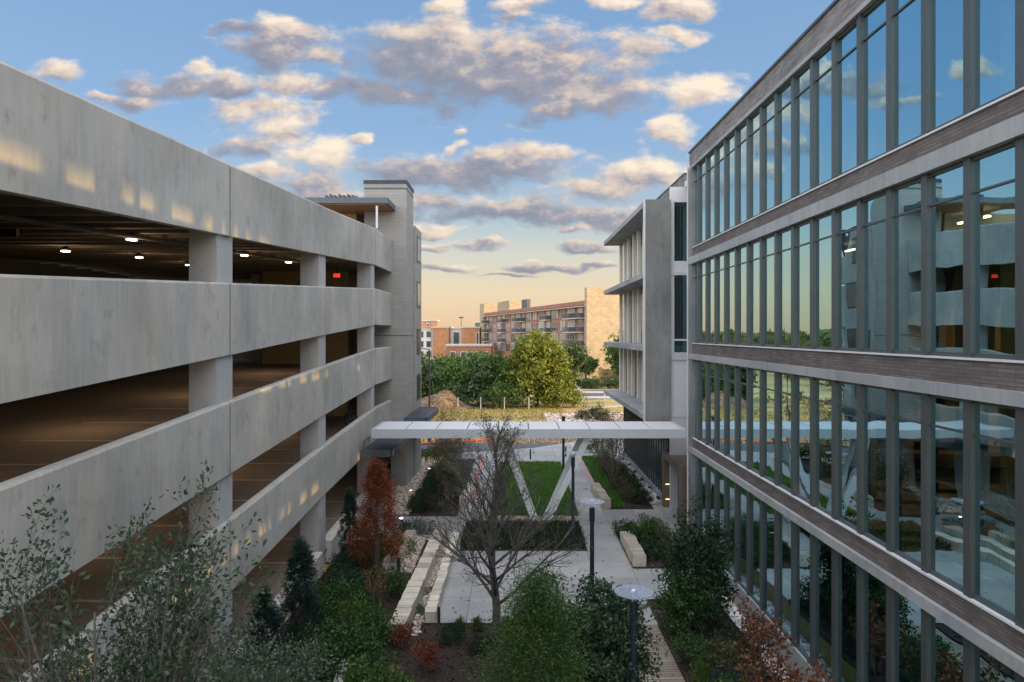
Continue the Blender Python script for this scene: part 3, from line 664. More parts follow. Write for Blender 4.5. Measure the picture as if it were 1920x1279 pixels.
m = MB(); m.box(BX-.14, BX-.098, Y_N-.09, Y_N+.01, -.1, 17.6); m.build('corner_trim', 'whitew', B)
m = MB(); m.box(BX-.04, BX+.5, Y_S, 31.2, -.9, .12); m.build('plinth', 'concs', B)
NB = 20
for s, (z0, z1) in enumerate(ST):
    zb = z0 + (.04 if s else 0)
    for k in range(NB+1):
        yf = 30.5-1.29*k                    # far edge of a mullion
        y_hi = 31.2 if k == 0 else 30.5-1.29*(k-1)-.19
        f = MB(); f.box(BX-.02, BX+.22, yf-.19, yf, zb, z1)                      # mullion
        f.box(BX+.03, BX+.17, yf+.002, y_hi-.002, zb, zb+.08); f.box(BX+.03, BX+.17, yf+.002, y_hi-.002, z1-.08, z1)
        f.box(BX+.035, BX+.066, yf+.002, y_hi-.002, z1-.66, z1-.62) if s else None
        
        w = f.build('window', 'fin', B)
        tl = rnd.gauss(0, .0012); tv = rnd.gauss(0, .0012)                        # each pane sits a hair out of plane, as real glazing does
        p = MB(); p.quad((BX+.07+tl+tv, yf, z1), (BX+.07-tl+tv, y_hi, z1), (BX+.07-tl, y_hi, zb), (BX+.07+tl, yf, zb)); p.build('pane', 'glass', w)
m = MB(); m.box(BX, BX+.3, Y_S, 30.5-1.29*NB-.245, .12, 16.8); m.build('south_wall', 'brickb', B)
# interior floors, light-shaping partitions (sunlight crosses the open floors and lands on the garage)
m = MB()
for z0, z1 in ((-.2, .1), (3.95, 4.3), (8.2, 8.6), (12.55, 12.95), (16.7, 17.2)): m.box(BX+.33, BW, Y_S, Y_N-.01, z0, z1)
m.build('floor_slab', 'interior', B)
m = MB(); m.box(BX+.33, BW, Y_S-.3, Y_S, -.1, 17.2); m.box(BX+.52, BW, Y_N-.25, Y_N-.012, -.1, 17.2); m.build('end_wall', 'brickb', B)
XR = BW
m = MB()
for z0, z1 in ((-.2, 5.2), (7.62, 9.5), (11.93, 13.85), (16.28, 17.6)): m.box(XR-.3, XR, Y_S, Y_N, z0, z1)
y = Y_S
while y < Y_N:
    m.box(XR-.28, XR-.02, y, y+.55, 5.2, 16.3); y += 1.75
m.build('rear_wall', 'brickb', B)
# opaque cores added out of view to block sun; gaps shape the garage patches
sun_blockers = {3: [(-4, 1.5), (16.5, 18.2), (20, 31)], 2: [(-4, 15.5), (23, 26.6), (28.4, 31)], 1: [(-4, 4.5), (8.6, 10.2), (22.6, 26.8), (28.8, 31)]}
m = MB()
for s, L_ in sun_blockers.items():
    z0 = (0, 4.3, 8.6, 12.95)[s]; z1 = (0, 8.2, 12.55, 16.7)[s]
    for a, b in L_: m.box(20, 21.2, a, b, z0, z1)
m.box(18, 18.3, -4, 31, .1, 3.95); m.build('light_shaping_partition', 'interior', B)
m = MB()
for y in (2, 8.2, 14.4, 20.6, 26.8):
    for x in (10.6, 19.5): m.path([(x, y, 0), (x, y, 16.7)], [.28, .28], 14)
m.build('interior_column', 'green', B)
m = MB()
for z, (a, b) in ((12.3, (17.6, 18.8)), (12.3, (24.0, 25.2)), (16.4, (9, 10)), (8.0, (12, 13)), (8.0, (20, 21))): m.box(12.2, 12.3, a, b, z, z+.05)
m.build('linear_light', 'whitel', B)
m = MB(); m.box(15, 36, -2, 31, 17.9, 20.8); m.build('unseen_roof_blocker', 'slate', B)  # unseen rooftop box added to keep the low sun off the garage top
m = MB(); m.box(BX+.5, BW, Y_S, Y_N-.1, 17.21, 17.4); m.build('roof', 'slate', B)

# far wing
W = thing('office_wing', 'far office wing with projecting concrete slabs and cream vertical fins', 'office building', (12, 44, 0))
m = MB(); m.box(6.86, 8.2, 35.7, 36.0, 4.72, 16.3); m.build('end_fin_wall', 'concb', W)
m = MB(); m.box(6.80, 6.858, 35.66, 36.02, 4.70, 16.32); m.build('metal_edge', 'whitew', W)
for z in (16.0, 12.25, 8.35, 4.72):
    m = MB(); m.box(6.86, 9.0, 36.003, 52.3, z, z+.29); m.build('slab', 'concs', W)
for (z0, z1) in ((12.54, 16.0), (8.64, 12.25), (5.01, 8.35)):
    y = 36.9; i = 0
    while y < 52:
        m = MB(); m.box(8.05, 8.24, y, y+.5, z0, z1); m.build('cream_fin', 'cream', W); y += (1.7, 2.2, 1.6, 1.95)[(i+int(z0)) % 4]; i += 1
    m = MB(); m.box(8.52, 8.54, 36.1, 52.2, z0, z1); m.build('glazing', 'wing', W)
m = MB(); m.box(9.0, 30, 36.1, 52.2, -.1, 16.3); m.box(8.56, 8.99, 36.1, 52.2, 5.0, 16); m.build('wing_body', 'concb', W)
m = MB(); m.box(9.0, 9.4, 36.1, 52.2, 16.3, 17.7); m.box(9.4, 30, 52.0, 52.25, 16.3, 17.7); m.box(9.4, 30, 36.1, 36.4, 16.3, 17.7); m.build('parapet', 'brickg', W)
m = MB(); m.box(8.96, 9.44, 36.06, 52.3, 17.7, 17.78); m.build('coping', 'fin', W)
m = MB(); m.box(14, 28, 34, 51, 17.3, 20.8); m.build('unseen_roof_blocker', 'slate', W)  # second unseen rooftop box, added over the wing to shade the stair tower
# ground floor glazing of the wing
m = MB(); m.box(8.2, 9.0, 36.9, 52, -.1, .35); m.build('plinth', 'concs', W)
for i in range(22):
    y = 37.0+i*.68; m = MB(); m.box(8.22, 8.32, y, y+.06, .35, 4.72); w = m.build('window', 'fin', W)
    p = MB(); p.quad((8.34, y+.06, 4.72), (8.34, y+.68, 4.72), (8.34, y+.68, .35), (8.34, y+.06, .35)); p.build('pane', 'glass', w)
m = MB()
for i in range(5): m.box(7.95, 8.12, 38.0+i*2.4, 38.25+i*2.4, .05, .2)
m.build('wall_spotlight', 'dark', W)
# link between the two: white panels and glass facing the camera
K = thing('glazed_link', 'white panelled link with tall glass between the two office blocks', 'building link', (9, 36, 0))
m = MB(); m.box(8.202, 9.9, 35.9, 36.05, -.1, 7.9); m.build('white_panel', 'whitew', K)
m = MB(); m.box(8.202, 8.42, 35.9, 36.05, 7.9, 17.0); m.box(8.42, 9.9, 35.9, 36.05, 12.4, 13.1); m.box(8.42, 9.9, 35.9, 36.05, 8.9, 9.0); m.box(8.42, 9.9, 35.9, 36.05, 16.2, 17.0); m.build('white_frame', 'whitew', K)
m = MB(); m.box(8.15, 9.9, 35.8, 35.9, 7.9, 8.3); m.box(8.20, 9.9, 35.86, 35.9, 4.9, 4.93); m.box(8.15, 9.9, 35.82, 35.9, 12.35, 12.5); m.build('trim', 'white', K)
for z0, z1 in ((8.35, 12.35), (13.1, 16.2)):
    m = MB()
    for i in range(5): m.box(8.42+i*.34, 8.45+i*.34, 35.97, 36.02, z0, z1)
    w = m.build('window', 'dark', K); p = MB(); p.quad((8.42, 36.0, z0), (9.9, 36.0, z0), (9.9, 36.0, z1), (8.42, 36.0, z1)); p.build('pane', 'glassd', w)
m = MB(); m.box(9.9, 10.2, 31.9, 36, -.1, 17); m.box(9.0, 20, 31.86, 36.05, 17.0, 17.3); m.build('recess_wall', 'whitew', K)
# bronze entrance portal
P = thing('entrance_portal', 'bronze framed entrance portal with warm strip lights at the office corner', 'entrance', (8.6, 34.8, 0))
m = MB(); m.box(7.98, 9.8, 33.0, 36.9, 2.62, 2.9); m.build('lintel', 'bronze', P)
m = MB(); m.box(7.98, 9.8, 33.0, 33.3, 0, 2.62); m.build('jamb', 'bronze', P)
m = MB(); m.box(7.98, 9.8, 36.5, 36.89, 0, 2.62); m.build('jamb', 'bronze', P)
m = MB(); m.box(8.1, 9.75, 36.46, 36.499, .42, .45); m.box(8.1, 9.75, 36.46, 36.499, 1.22, 1.25); m.build('strip_light', 'warm', P)
m = MB(); m.box(9.3, 9.35, 33.3, 36.5, 0, 2.62); m.build('door_glass', 'wing', P)

# ---------------------------------------------------------------- white canopy on crossed struts
C = thing('walkway_canopy', 'long white flat canopy bridging the courtyard on slanted struts', 'canopy', (.7, 33.4, 0))
m = MB(); m.box(-6.7, 8.08, 32.0, 32.1, 4.38, 4.80); m.box(-6.7, 8.08, 34.8, 34.9, 4.38, 4.80); m.box(-6.7, -6.6, 32.1, 34.8, 4.38, 4.80); m.box(7.98, 8.08, 32.1, 34.8, 4.38, 4.8); m.build('fascia', 'white', C)
for i in range(10):
    x = -6.6+i*1.458; m = MB(); m.box(x+.025, x+1.433, 32.1, 34.8, 4.70, 4.785); m.build('roof_panel', 'whitew', C)
m = MB(); m.box(-6.6, 7.98, 32.11, 34.79, 4.62, 4.69); m.build('soffit', 'dark', C)
for y in (32.55, 34.35):
    for xt, xb in ((-.62, 1.08), (3.62, 1.5)):
        m = MB(); m.bar((xb, 33.45+(y-33.45)*.35, .0), (xt, y, 4.62), .29, .29, (0, 1, 0)); m.build('strut', 'whites', C)
m = MB(); m.box(.75, 1.85, 33.0, 33.9, -.02, .16); m.build('footing', 'kerb', C)
L_ = thing('ground_uplight', 'small lit uplight at the foot of the white struts', 'light', (1.2, 32.9, .03))
m = MB(); m.lathe(1.2, 32.85, [(.09, .02), (.10, .10)], 12); m.build('housing', 'dark', L_); m = MB(); m.lathe(1.2, 32.85, [(.07, .101), (.065, .13)], 12); m.build('lens', 'whitel', L_)
for (x, y, lab) in ((-5.6, 33.9, 'small lit ground light by the red tree walkway'), (-5.75, 46.3, 'small lit ground light at the far corner of the river stones'), (-6.05, 39.9, 'warm uplight at the foot of the block tower leg')):
    q = thing('ground_light', lab, 'light', (x, y, .03)); m = MB(); m.lathe(x, y, [(.09, .0), (.09, .10)], 12); m.build('housing', 'dark', q)
    m = MB(); m.lathe(x, y, [(.07, .101), (.07, .14)], 12); m.build('lens', 'warm' if 'warm' in lab else 'whitel', q)
    if 'warm' in lab:
        l = bpy.data.lights.new('uplight', 'SPOT'); l.energy = 25; l.color = (1, .6, .25); l.spot_size = R(60); l.shadow_soft_size = .05
        oo = bpy.data.objects.new('uplight_beam', l); COL.objects.link(oo); oo.parent = q; oo.location = (0, 0, .16); oo.rotation_euler = (R(180), R(-12), 0)

# lamp posts
def lamp(x, y, h, label, base=0, group='post top lamps with flat clear discs'):
    p = thing('street_lamp', label, 'street lamp', (x, y, 0), group)
    m = MB(); m.lathe(x, y, [(.28, base), (.28, base+.08)], 24); m.build('footing', 'kerb', p)
    m = MB(); m.lathe(x, y, [(.15, base+.08), (.15, base+.13), (.075, base+.16), (.065, h-.62)], 16); m.build('pole', 'post', p)
    m = MB(); m.lathe(x, y, [(.085, h-.62), (.085, h-.20), (.06, h-.185)], 16); m.build('lamp_head', 'post', p)
    m = MB()
    for i in range(3): a = i*2.1; m.path([(x+.045*math.cos(a), y+.045*math.sin(a), h-.2), (x+.045*math.cos(a), y+.045*math.sin(a), h-.01)], [.008, .008], 6)
    m.build('bracket', 'whitew', p)
    m = MB(); m.lathe(x, y, [(.39, h-.012), (.39, h+.006)], 40); m.build('disc', 'disc', p)
    m = MB(); m.lathe(x, y, [(.07, h-.03), (.07, h-.0121)], 14); m.lathe(x, y, [(.05, h+.0061), (.045, h+.04), (.02, h+.05)], 14); m.build('cap', 'whitew', p); return p
lamp(2.45, 14.0, 4.0, 'navy lamp post standing beside the boardwalk, nearest of the disc lamps')
lamp(2.43, 21.3, 4.05, 'navy lamp post rising behind the broadleaf bushes')
lamp(2.56, 29.7, 4.1, 'navy lamp post on a round footing in the dark ground cover bed', .04)
p = thing('lamp_pole', 'slim dark lamp pole at the back corner of the lawn', 'street lamp', (3.32, 46, 0)); m = MB(); m.lathe(3.32, 46, [(.12, 0), (.12, .1), (.085, .12), (.08, 3.4)], 14); m.build('pole', 'post', p)
m = MB(); m.lathe(3.32, 46, [(.11, 3.4), (.11, 3.7)], 14); m.build('lamp_head', 'post', p)
def streetlight(x, y, h, label):
    p = thing('street_light', label, 'street lamp', (x, y, 0)); m = MB(); m.lathe(x, y, [(.14, -.1), (.14, .4), (.09, .45), (.06, h)], 10); m.build('pole', 'post', p)
    m = MB(); m.bar((x, y, h), (x-.9, y-.1, h+.12), .08, .08); m.bar((x-.9, y-.1, h+.1), (x-1.6, y-.2, h+.16), .28, .12); m.build('lamp_arm', 'post', p)
streetlight(-7.3, 58.8, 7.9, 'tall dark road lamp between the block tower and the field trees')
def bollard(x, y, h, r, label, g=None):
    p = thing('bollard', label, 'bollard', (x, y, 0), g); m = MB(); m.lathe(x, y, [(r, .0), (r, h-.12)], 14); m.build('post', 'dark', p)
    m = MB(); m.lathe(x, y, [(r*.85, h-.12), (r*.85, h-.05), (r, h-.049), (r, h)], 14); m.build('cap', 'dark', p)
bollard(-4.42, 26.1, .72, .075, 'black bollard light at the end of the short limestone bench')
bollard(-2.42, 21.95, .5, .05, 'short black bollard at the near corner of the patio')
bollard(1.2, 50.4, .75, .06, 'black bollard left of the lamp pole behind the lawn')
bollard(3.9, 51.6, .75, .06, 'black bollard behind the lawn nearest the strut tops')

# limestone block walls and benches
def blocks(name, label, cat, pts, w, h, n, rough=.05):
    t = thing(name, label, cat, (pts[0][0], pts[0][1], 0)); A = Vector((*pts[0], 0)); Bv = Vector((*pts[1], 0)); d = (Bv-A)/n; s = d.normalized().cross(Vector((0, 0, 1)))
    for i in range(n):
        a = A+d*(i+.012); b = A+d*(i+.988); m = MB(); q = []
        for z in (-.05, h+rnd.uniform(-.012, .012)):
            for p_, sg in ((a, -1), (a, 1), (b, 1), (b, -1)):
                o_ = s*sg*(w/2+(rnd.uniform(-rough, rough) if True else 0)); q.append(p_+o_+Vector((0, 0, z)))
        m.hexa(q); m.build('stone_block', 'lime', t)
    return t
blocks('limestone_wall', 'long low limestone block wall stepping back from the front bed', 'stone wall', [(-3.55, 20.6), (-3.3, 31.0)], .5, .52, 17, .02)
blocks('limestone_wall', 'lower rough limestone block row along the left patio edge', 'stone wall', [(-2.72, 21.9), (-2.62, 31.0)], .34, .36, 19, .035)
blocks('stone_bench', 'short limestone block bench below the rust red tree', 'bench', [(-4.85, 26.2), (-4.62, 30.6)], .48, .5, 8, .05)
blocks('stone_bench', 'limestone bench at the near right bed facing the walkway', 'bench', [(4.98, 27.05), (4.98, 30.4)], .52, .5, 6, .03)
blocks('stone_bench', 'limestone bench beyond the entrance walk beside the grass border', 'bench', [(4.9, 36.15), (4.75, 40.2)], .5, .5, 5, .03)
blocks('stone_bench', 'pale limestone block at the left edge of the far lawn', 'bench', [(-2.75, 36.5), (-2.6, 39.4)], .45, .45, 4, .05)
m = MB(); m.hexa([(-3.9, 11, -.1), (-3.66, 11, -.1), (-4.36, 18.2, -.1), (-4.6, 18.2, -.1), (-3.9, 11, .9), (-3.66, 11, .9), (-4.36, 18.2, .62), (-4.6, 18.2, .62)])
tag(m.build('garden_wall', 'kerb'), 'pale thin wall hidden in the silvery shrubs at the bottom', 'wall')

# ---------------------------------------------------------------- plants
def grow(mb, p, d, length, r, lvl, maxl, tips, pr, rr):
    """recursive limb: pr = (children, spread, ratio, upcurl, wiggle, tube sides)"""
    nc, spread, ratio, up, wig, sides = pr; seg = 5 if lvl < 2 else 3; pts = [Vector(p)]; rad = [r]; dd = Vector(d).normalized()
    for i in range(seg):
        dd = (dd + Vector((rr.gauss(0, wig), rr.gauss(0, wig), up+rr.gauss(0, wig*.5)))).normalized()
        pts.append(pts[-1]+dd*length/seg); rad.append(r*(1-.72*(i+1)/seg))
    mb.path(pts, rad, max(3, sides-lvl))
    if lvl >= maxl: tips.extend((q, dd) for q in pts[1:]); return
    for i in range(nc[lvl]):
        t = .22+.75*(i+rr.random()*.6)/nc[lvl]; f = t*seg; j = min(int(f), seg-1); q = pts[j].lerp(pts[j+1], f-j); rq = rad[j]+(rad[j+1]-rad[j])*(f-j)
        ax = (pts[j+1]-pts[j]).normalized(); a = rr.random()*6.283; u = ax.orthogonal().normalized(); u = (Matrix.Rotation(a, 3, ax) @ u)
        sp = spread[lvl]*(.8+.4*rr.random()); nd_ = ax*math.cos(sp)+u*math.sin(sp)
        if nd_.z < -.25: nd_.z *= -.5
        grow(mb, q, nd_, length*ratio[lvl]*(1.1-.5*t)*(.8+.4*rr.random()), rq*.62, lvl+1, maxl, tips, pr, rr)
    tips.append((pts[-1], dd))

# bare courtyard tree: leader with ascending limbs
def bare_tree(x, y, h, label):
    t = thing('bare_tree', label, 'tree', (x, y, 0)); rr = random.Random(5); tr = MB()
    pts = [Vector((x+.10*math.sin(i*.8), y+.06*math.cos(i*1.1), h*i/12)) for i in range(13)]; rad = [.125*(1-i/13)**.9+.012 for i in range(13)]; rad[0] = .17; tr.path(pts, rad, 9)
    tr.build('trunk', 'bark', t, True); br = MB(); tips = []; tw = []
    n = 34
    for i in range(n):
        f = .19+.77*(i/n); z = f*12; j = min(int(z), 11); q = pts[j].lerp(pts[j+1], z-j); a = i*2.4+rr.uniform(-.4, .4); big = i < 9
        el = R(40) if big else R(48+11*f); L = (3.25-2.35*(f-.19)/.77)*rr.uniform(.85, 1.12)
        d = Vector((math.cos(a)*math.cos(el), math.sin(a)*math.cos(el), math.sin(el)))
        grow(br, q, d, L, rad[j]*(.44 if big else .42), 0, 3, tips, ((8, 6, 4), (.55, .6, .7), (.5, .5, .55), .03, .07, 6), rr)
    br.build('branches', 'bark', t, True)
    P = []
    for p, d in tips:
        if rr.random() < .16: P.append([p.x+rr.gauss(0, .03), p.y+rr.gauss(0, .03), p.z+rr.gauss(0, .03)])
    V, F = leaves(np.array(P), .055, 1.8); mesh('withered_leaves', V, F, 'l_olive', t); return t
bare_tree(-.62, 20.3, 6.35, 'bare leafless tree with spreading branches in the middle of the courtyard')

def leafy_tree(name, x, y, z0, h, w, label, cat, mat, seed, stems=6, leafn=2, size=.10, el=2.2, bark='bark2', nc=(6, 5, 3), lean=(0, 0), group=None, r0=.05, up=.05, spread=(.5, .6, .8), jitter=.06, maxl=2):
    t = thing(name, label, cat, (x, y, z0), group); rr = random.Random(seed); br = MB(); tips = []
    for i in range(stems):
        a = i*2.4+rr.random(); e = math.atan2(h*.9, w*.5*rr.uniform(.2, 1.05)); d = Vector((math.cos(a)*math.cos(e)+lean[0], math.sin(a)*math.cos(e)+lean[1], math.sin(e)))
        grow(br, (x+.05*math.cos(a), y+.05*math.sin(a), z0), d, h*rr.uniform(.72, .95), r0, 0, maxl, tips, (nc, spread, (.42, .5, .5), up, .06, 7), rr)
    br.build('branches', bark, t, True)
    P = np.array([[*p] for p, d in tips for _ in range(leafn)]); D = np.array([[*d] for p, d in tips for _ in range(leafn)])
    P = P + np.random.default_rng(seed).normal(size=P.shape)*jitter
    V, F = leaves(P, size, el, D*.6, 1, np.random.default_rng(seed)); mesh('leaves', V, F, mat, t); return t
# foreground tree at the left, near the camera
leafy_tree('young_tree', -5.0, 8.9, 1.2, 5.9, 2.5, 'open leafy young tree in front of the garage at lower left', 'tree', 'l_tree', 3, 9, 5, .08, 2.1, 'bark', (9, 7, 5), (-.03, 0), r0=.042, up=.03, spread=(.38, .5, .7), jitter=.04)
leafy_tree('young_tree', -7.0, 10.4, .2, 3.9, 3.0, 'dense leafy young tree at the bottom left edge', 'tree', 'l_tree', 9, 8, 6, .085, 2.2, 'bark2', (8, 6, 4), r0=.04, spread=(.5, .6, .8), jitter=.09)
leafy_tree('silver_shrub', -5.35, 13.6, .0, 2.9, 3.3, 'large silvery green shrub at the bottom beside the thin wall', 'shrub', 'l_silver', 12, 10, 9, .085, 2.2, 'bark2', (8, 6, 4), r0=.03, spread=(.6, .7, .8), jitter=.10)
leafy_tree('silver_shrub', -3.75, 13.2, .0, 1.9, 2.2, 'smaller silvery shrub right of the thin garden wall', 'shrub', 'l_silver', 14, 8, 8, .08, 2.2, 'bark2', (7, 5, 4), r0=.025, spread=(.6, .7, .8), jitter=.09)

def bush(name, loc, rad, label, cat, mat, seed, nc=90, per=34, cr=.10, size=.07, el=1.9, hollow=.3, bias=(0, 0, .35), group=None, stems=7, sm='bark'):
    x, y, z = loc; r = np.random.default_rng(seed); rr = random.Random(seed)
    t = thing(name, label, cat, loc, group); P, D = clumps((x, y, z+rad[2]*.62), (rad[0], rad[1], rad[2]*.62), nc, per, cr, r, hollow, down=-.75)
    P = P[P[:, 2] > z+.03]; V, F = leaves(P, size, el, np.array(bias), 1, r); mesh('foliage', V, F, mat, t)
    br = MB()
    for i in range(stems):
        a = rr.random()*6.28; q = (x+rad[0]*.7*rr.random()*math.cos(a), y+rad[1]*.7*rr.random()*math.sin(a), z+rad[2]*rr.uniform(.6, 1.0)); br.path([(x+.04*math.cos(a), y+.04*math.sin(a), z-.03), ((x+q[0])/2, (y+q[1])/2, z+rad[2]*.45), q], [.022, .016, .006], 5)
    br.build('stems', sm, t); return t
def conifer(name, loc, h, w, label, cat, mat, seed, n=9000, size=.10, pw=.8, group=None, el=4.5, droop=.2):
    x, y, z = loc; r = np.random.default_rng(seed); t = thing(name, label, cat, loc, group)
    MBt = MB(); MBt.path([(x, y, z-.05), (x, y, z+h*.93)], [w*.05+.02, .01], 7); MBt.build('trunk', 'bark', t)
    ncl = max(40, n//70); f = r.random(ncl)**.85; a = r.random(ncl)*6.283
    rad = w/2*(1-f)**pw*(.5+.55*r.random(ncl))*(1+.30*np.sin(a*3+f*9)); f2 = .05+.93*f
    rad = rad*np.clip(f2/.12, .55, 1)
    C = np.stack([x+rad*np.cos(a), y+rad*np.sin(a), z+h*f2], 1); idx = np.repeat(np.arange(ncl), 70); q = r.normal(size=(len(idx), 3))*w*.05; q[:, 2] *= 1.5
    P = C[idx]+q; B_ = np.stack([np.cos(a), np.sin(a), np.full(ncl, droop)], 1)[idx]; B_[:, 2] += .3
    V, F = leaves(P, size, el, B_*1.2, .8, r); mesh('foliage', V, F, mat, t); return t
conifer('columnar_juniper', (-6.55, 20.9, 0), 2.95, 1.15, 'dark columnar juniper standing by the garage kerb', 'conifer', 'l_blue', 21, 16000, .09, .55)
conifer('columnar_juniper', (-6.5, 17.7, 0), 2.6, 1.2, 'smaller columnar juniper nearer the bottom left shrubs', 'conifer', 'l_blue', 22, 12000, .09, .6)
conifer('columnar_juniper', (-6.75, 28.0, 0), 2.9, .8, 'slim dark juniper just left of the rust red tree', 'conifer', 'l_blue', 23, 9000, .09, .55)
conifer('red_cypress', (-5.35, 26.6, .0), 4.45, 2.3, 'rust red cypress tree beside the garage', 'tree', 'l_rust', 24, 15000, .11, .75, None, 5, -.2)
conifer('green_cypress', (.42, 12.6, .0), 4.7, 3.3, 'feathery bright green conifer at the bottom centre', 'conifer', 'l_cyp', 25, 46000, .075, .62, None, 5, -.1)
bush('broadleaf_shrub', (1.3, 15.4, .0), (1.1, 1.0, 3.15), 'dark broadleaf shrub behind the bright green conifer', 'shrub', 'l_dark', 31, 170, 60, .13, .10)
bush('broadleaf_shrub', (2.1, 14.7, .0), (.8, .9, 3.2), 'leafy broadleaf shrub touching the nearest lamp post', 'shrub', 'l_tree', 32, 150, 58, .13, .10)
bush('broadleaf_tree', (5.85, 21.6, .0), (1.05, 1.05, 2.95), 'large dark green broadleaf tree in the right bed by the glass wall', 'tree', 'l_dark', 33, 210, 50, .14, .11)
bush('broadleaf_shrub', (5.3, 21.0, .0), (.85, .8, 1.6), 'lower leafy shrub on the patio side of the big right tree', 'shrub', 'l_shrub', 34, 80, 40, .12, .10)
# orange sparse shrubs bottom right
leafy_tree('orange_shrub', 6.25, 15.6, 0, 1.9, 2.2, 'sparse orange leaved shrub in front of the lower office windows', 'shrub', 'l_orange', 41, 8, 2, .12, 1.7, 'bark2', (6, 4, 2), r0=.018, spread=(.5, .6, .8))
leafy_tree('orange_shrub', 6.7, 18.6, 0, 1.7, 2.0, 'sparse rust shrub between the big right tree and the white stones', 'shrub', 'l_orange', 42, 7, 2, .11, 1.7, 'bark2', (5, 4, 2), r0=.016, spread=(.5, .6, .8))
leafy_tree('orange_shrub', 5.7, 14.2, 0, 1.9, 1.8, 'brown orange shrub at the bottom edge beside bright green shrub', 'shrub', 'l_orange', 43, 8, 2, .10, 1.7, 'bark2', (5, 4, 2), r0=.016)
# small red plants
for i, (x, y, h, lab) in enumerate(((-3.35, 20.1, .65, 'small red upright plant at the near end of the limestone wall'), (-2.35, 18.7, .8, 'small red shrub in the dark mulch left of the bare tree'), (-4.45, 22.4, 1.5, 'thin brownish red sapling left of the limestone wall'))):
    leafy_tree('red_sapling', x, y, 0, h, .6, lab, 'sapling', 'l_rust', 50+i, 4, (3, 3, 1)[i], .07, 2.2, 'bark2', (6, 4, 3), r0=.012)
# airy multi stem small trees behind the canopy
for i, (x, y, h, w, mt, lab) in enumerate(((-4.0, 39.5, 4.2, 3.2, 'l_olive', 'grey olive airy tree in the left bed behind the canopy'), (-4.3, 45.8, 4.0, 3.0, 'l_olive', 'airy tree at the far end of the left bed'),
      (6.0, 41.5, 4.1, 2.6, 'l_olive', 'thin airy tree in the right bed behind the canopy'), (5.9, 46.5, 4.3, 2.6, 'l_olive', 'airy tree at the far end of the right bed'), (-3.5, 36.4, 2.6, 2.2, 'l_olive', 'low twiggy grey shrub at the near end of the left bed'))):
    leafy_tree('airy_tree', x, y, 0, h, w, lab, 'tree', mt, 60+i, 8, 3, .09, 2.2, 'bark2', (8, 6, 4), r0=.025, spread=(.45, .55, .7), jitter=.1)

# shrub prototypes and their copies, each with its own label
protos = {}
def proto(key, rad, mat, seed, **kw):
    protos[key] = (rad, mat, seed, kw)
proto('round', (.55, .5, .62), 'l_shrub', 71, nc=64, per=34, cr=.085, size=.07)
proto('dark', (.55, .55, .5), 'l_dark', 72, nc=60, per=34, cr=.08, size=.06)
proto('bright', (.6, .55, .6), 'l_bright', 73, nc=60, per=40, cr=.085, size=.075, el=3.2, bias=(0, 0, .9))
proto('blue', (.5, .5, .4), 'l_blue', 74, nc=44, per=34, cr=.07, size=.06)
proto('silver', (.5, .5, .42), 'l_silver', 75, nc=44, per=30, cr=.07, size=.07)
proto('olive', (.5, .45, .6), 'l_olive', 76, nc=50, per=24, cr=.09, size=.09, el=4, bias=(0, 0, 1.2))
proto('grassy', (.3, .3, .42), 'l_bright', 77, nc=34, per=22, cr=.05, size=.20, el=10, bias=(0, 0, 1.6))
made = {}
def put(kind, x, y, s, label, name=None, sz=None):
    rad, mat, seed, kw = protos[kind]; cat = 'grass tuft' if kind == 'grassy' else 'shrub'; nm = name or {'grassy': 'grass_tuft', 'olive': 'feathery_shrub'}.get(kind, 'shrub')
    sc = (s, s, sz or s)
    if kind not in made:
        made[kind] = bush(nm, (0, 0, 0), rad, label, cat, mat, seed, **kw); o = made[kind]; o.location = (x, y, .0); o.scale = sc; o.rotation_euler = (0, 0, rnd.random()*6)
        return o
    return clone(made[kind], (x, y, 0), rnd.random()*6.28, sc, label)
COLW = {'round': 'mid green', 'dark': 'dark green', 'bright': 'bright yellow green', 'blue': 'blue green', 'silver': 'pale silvery', 'olive': 'feathery olive', 'grassy': 'spiky bright'}
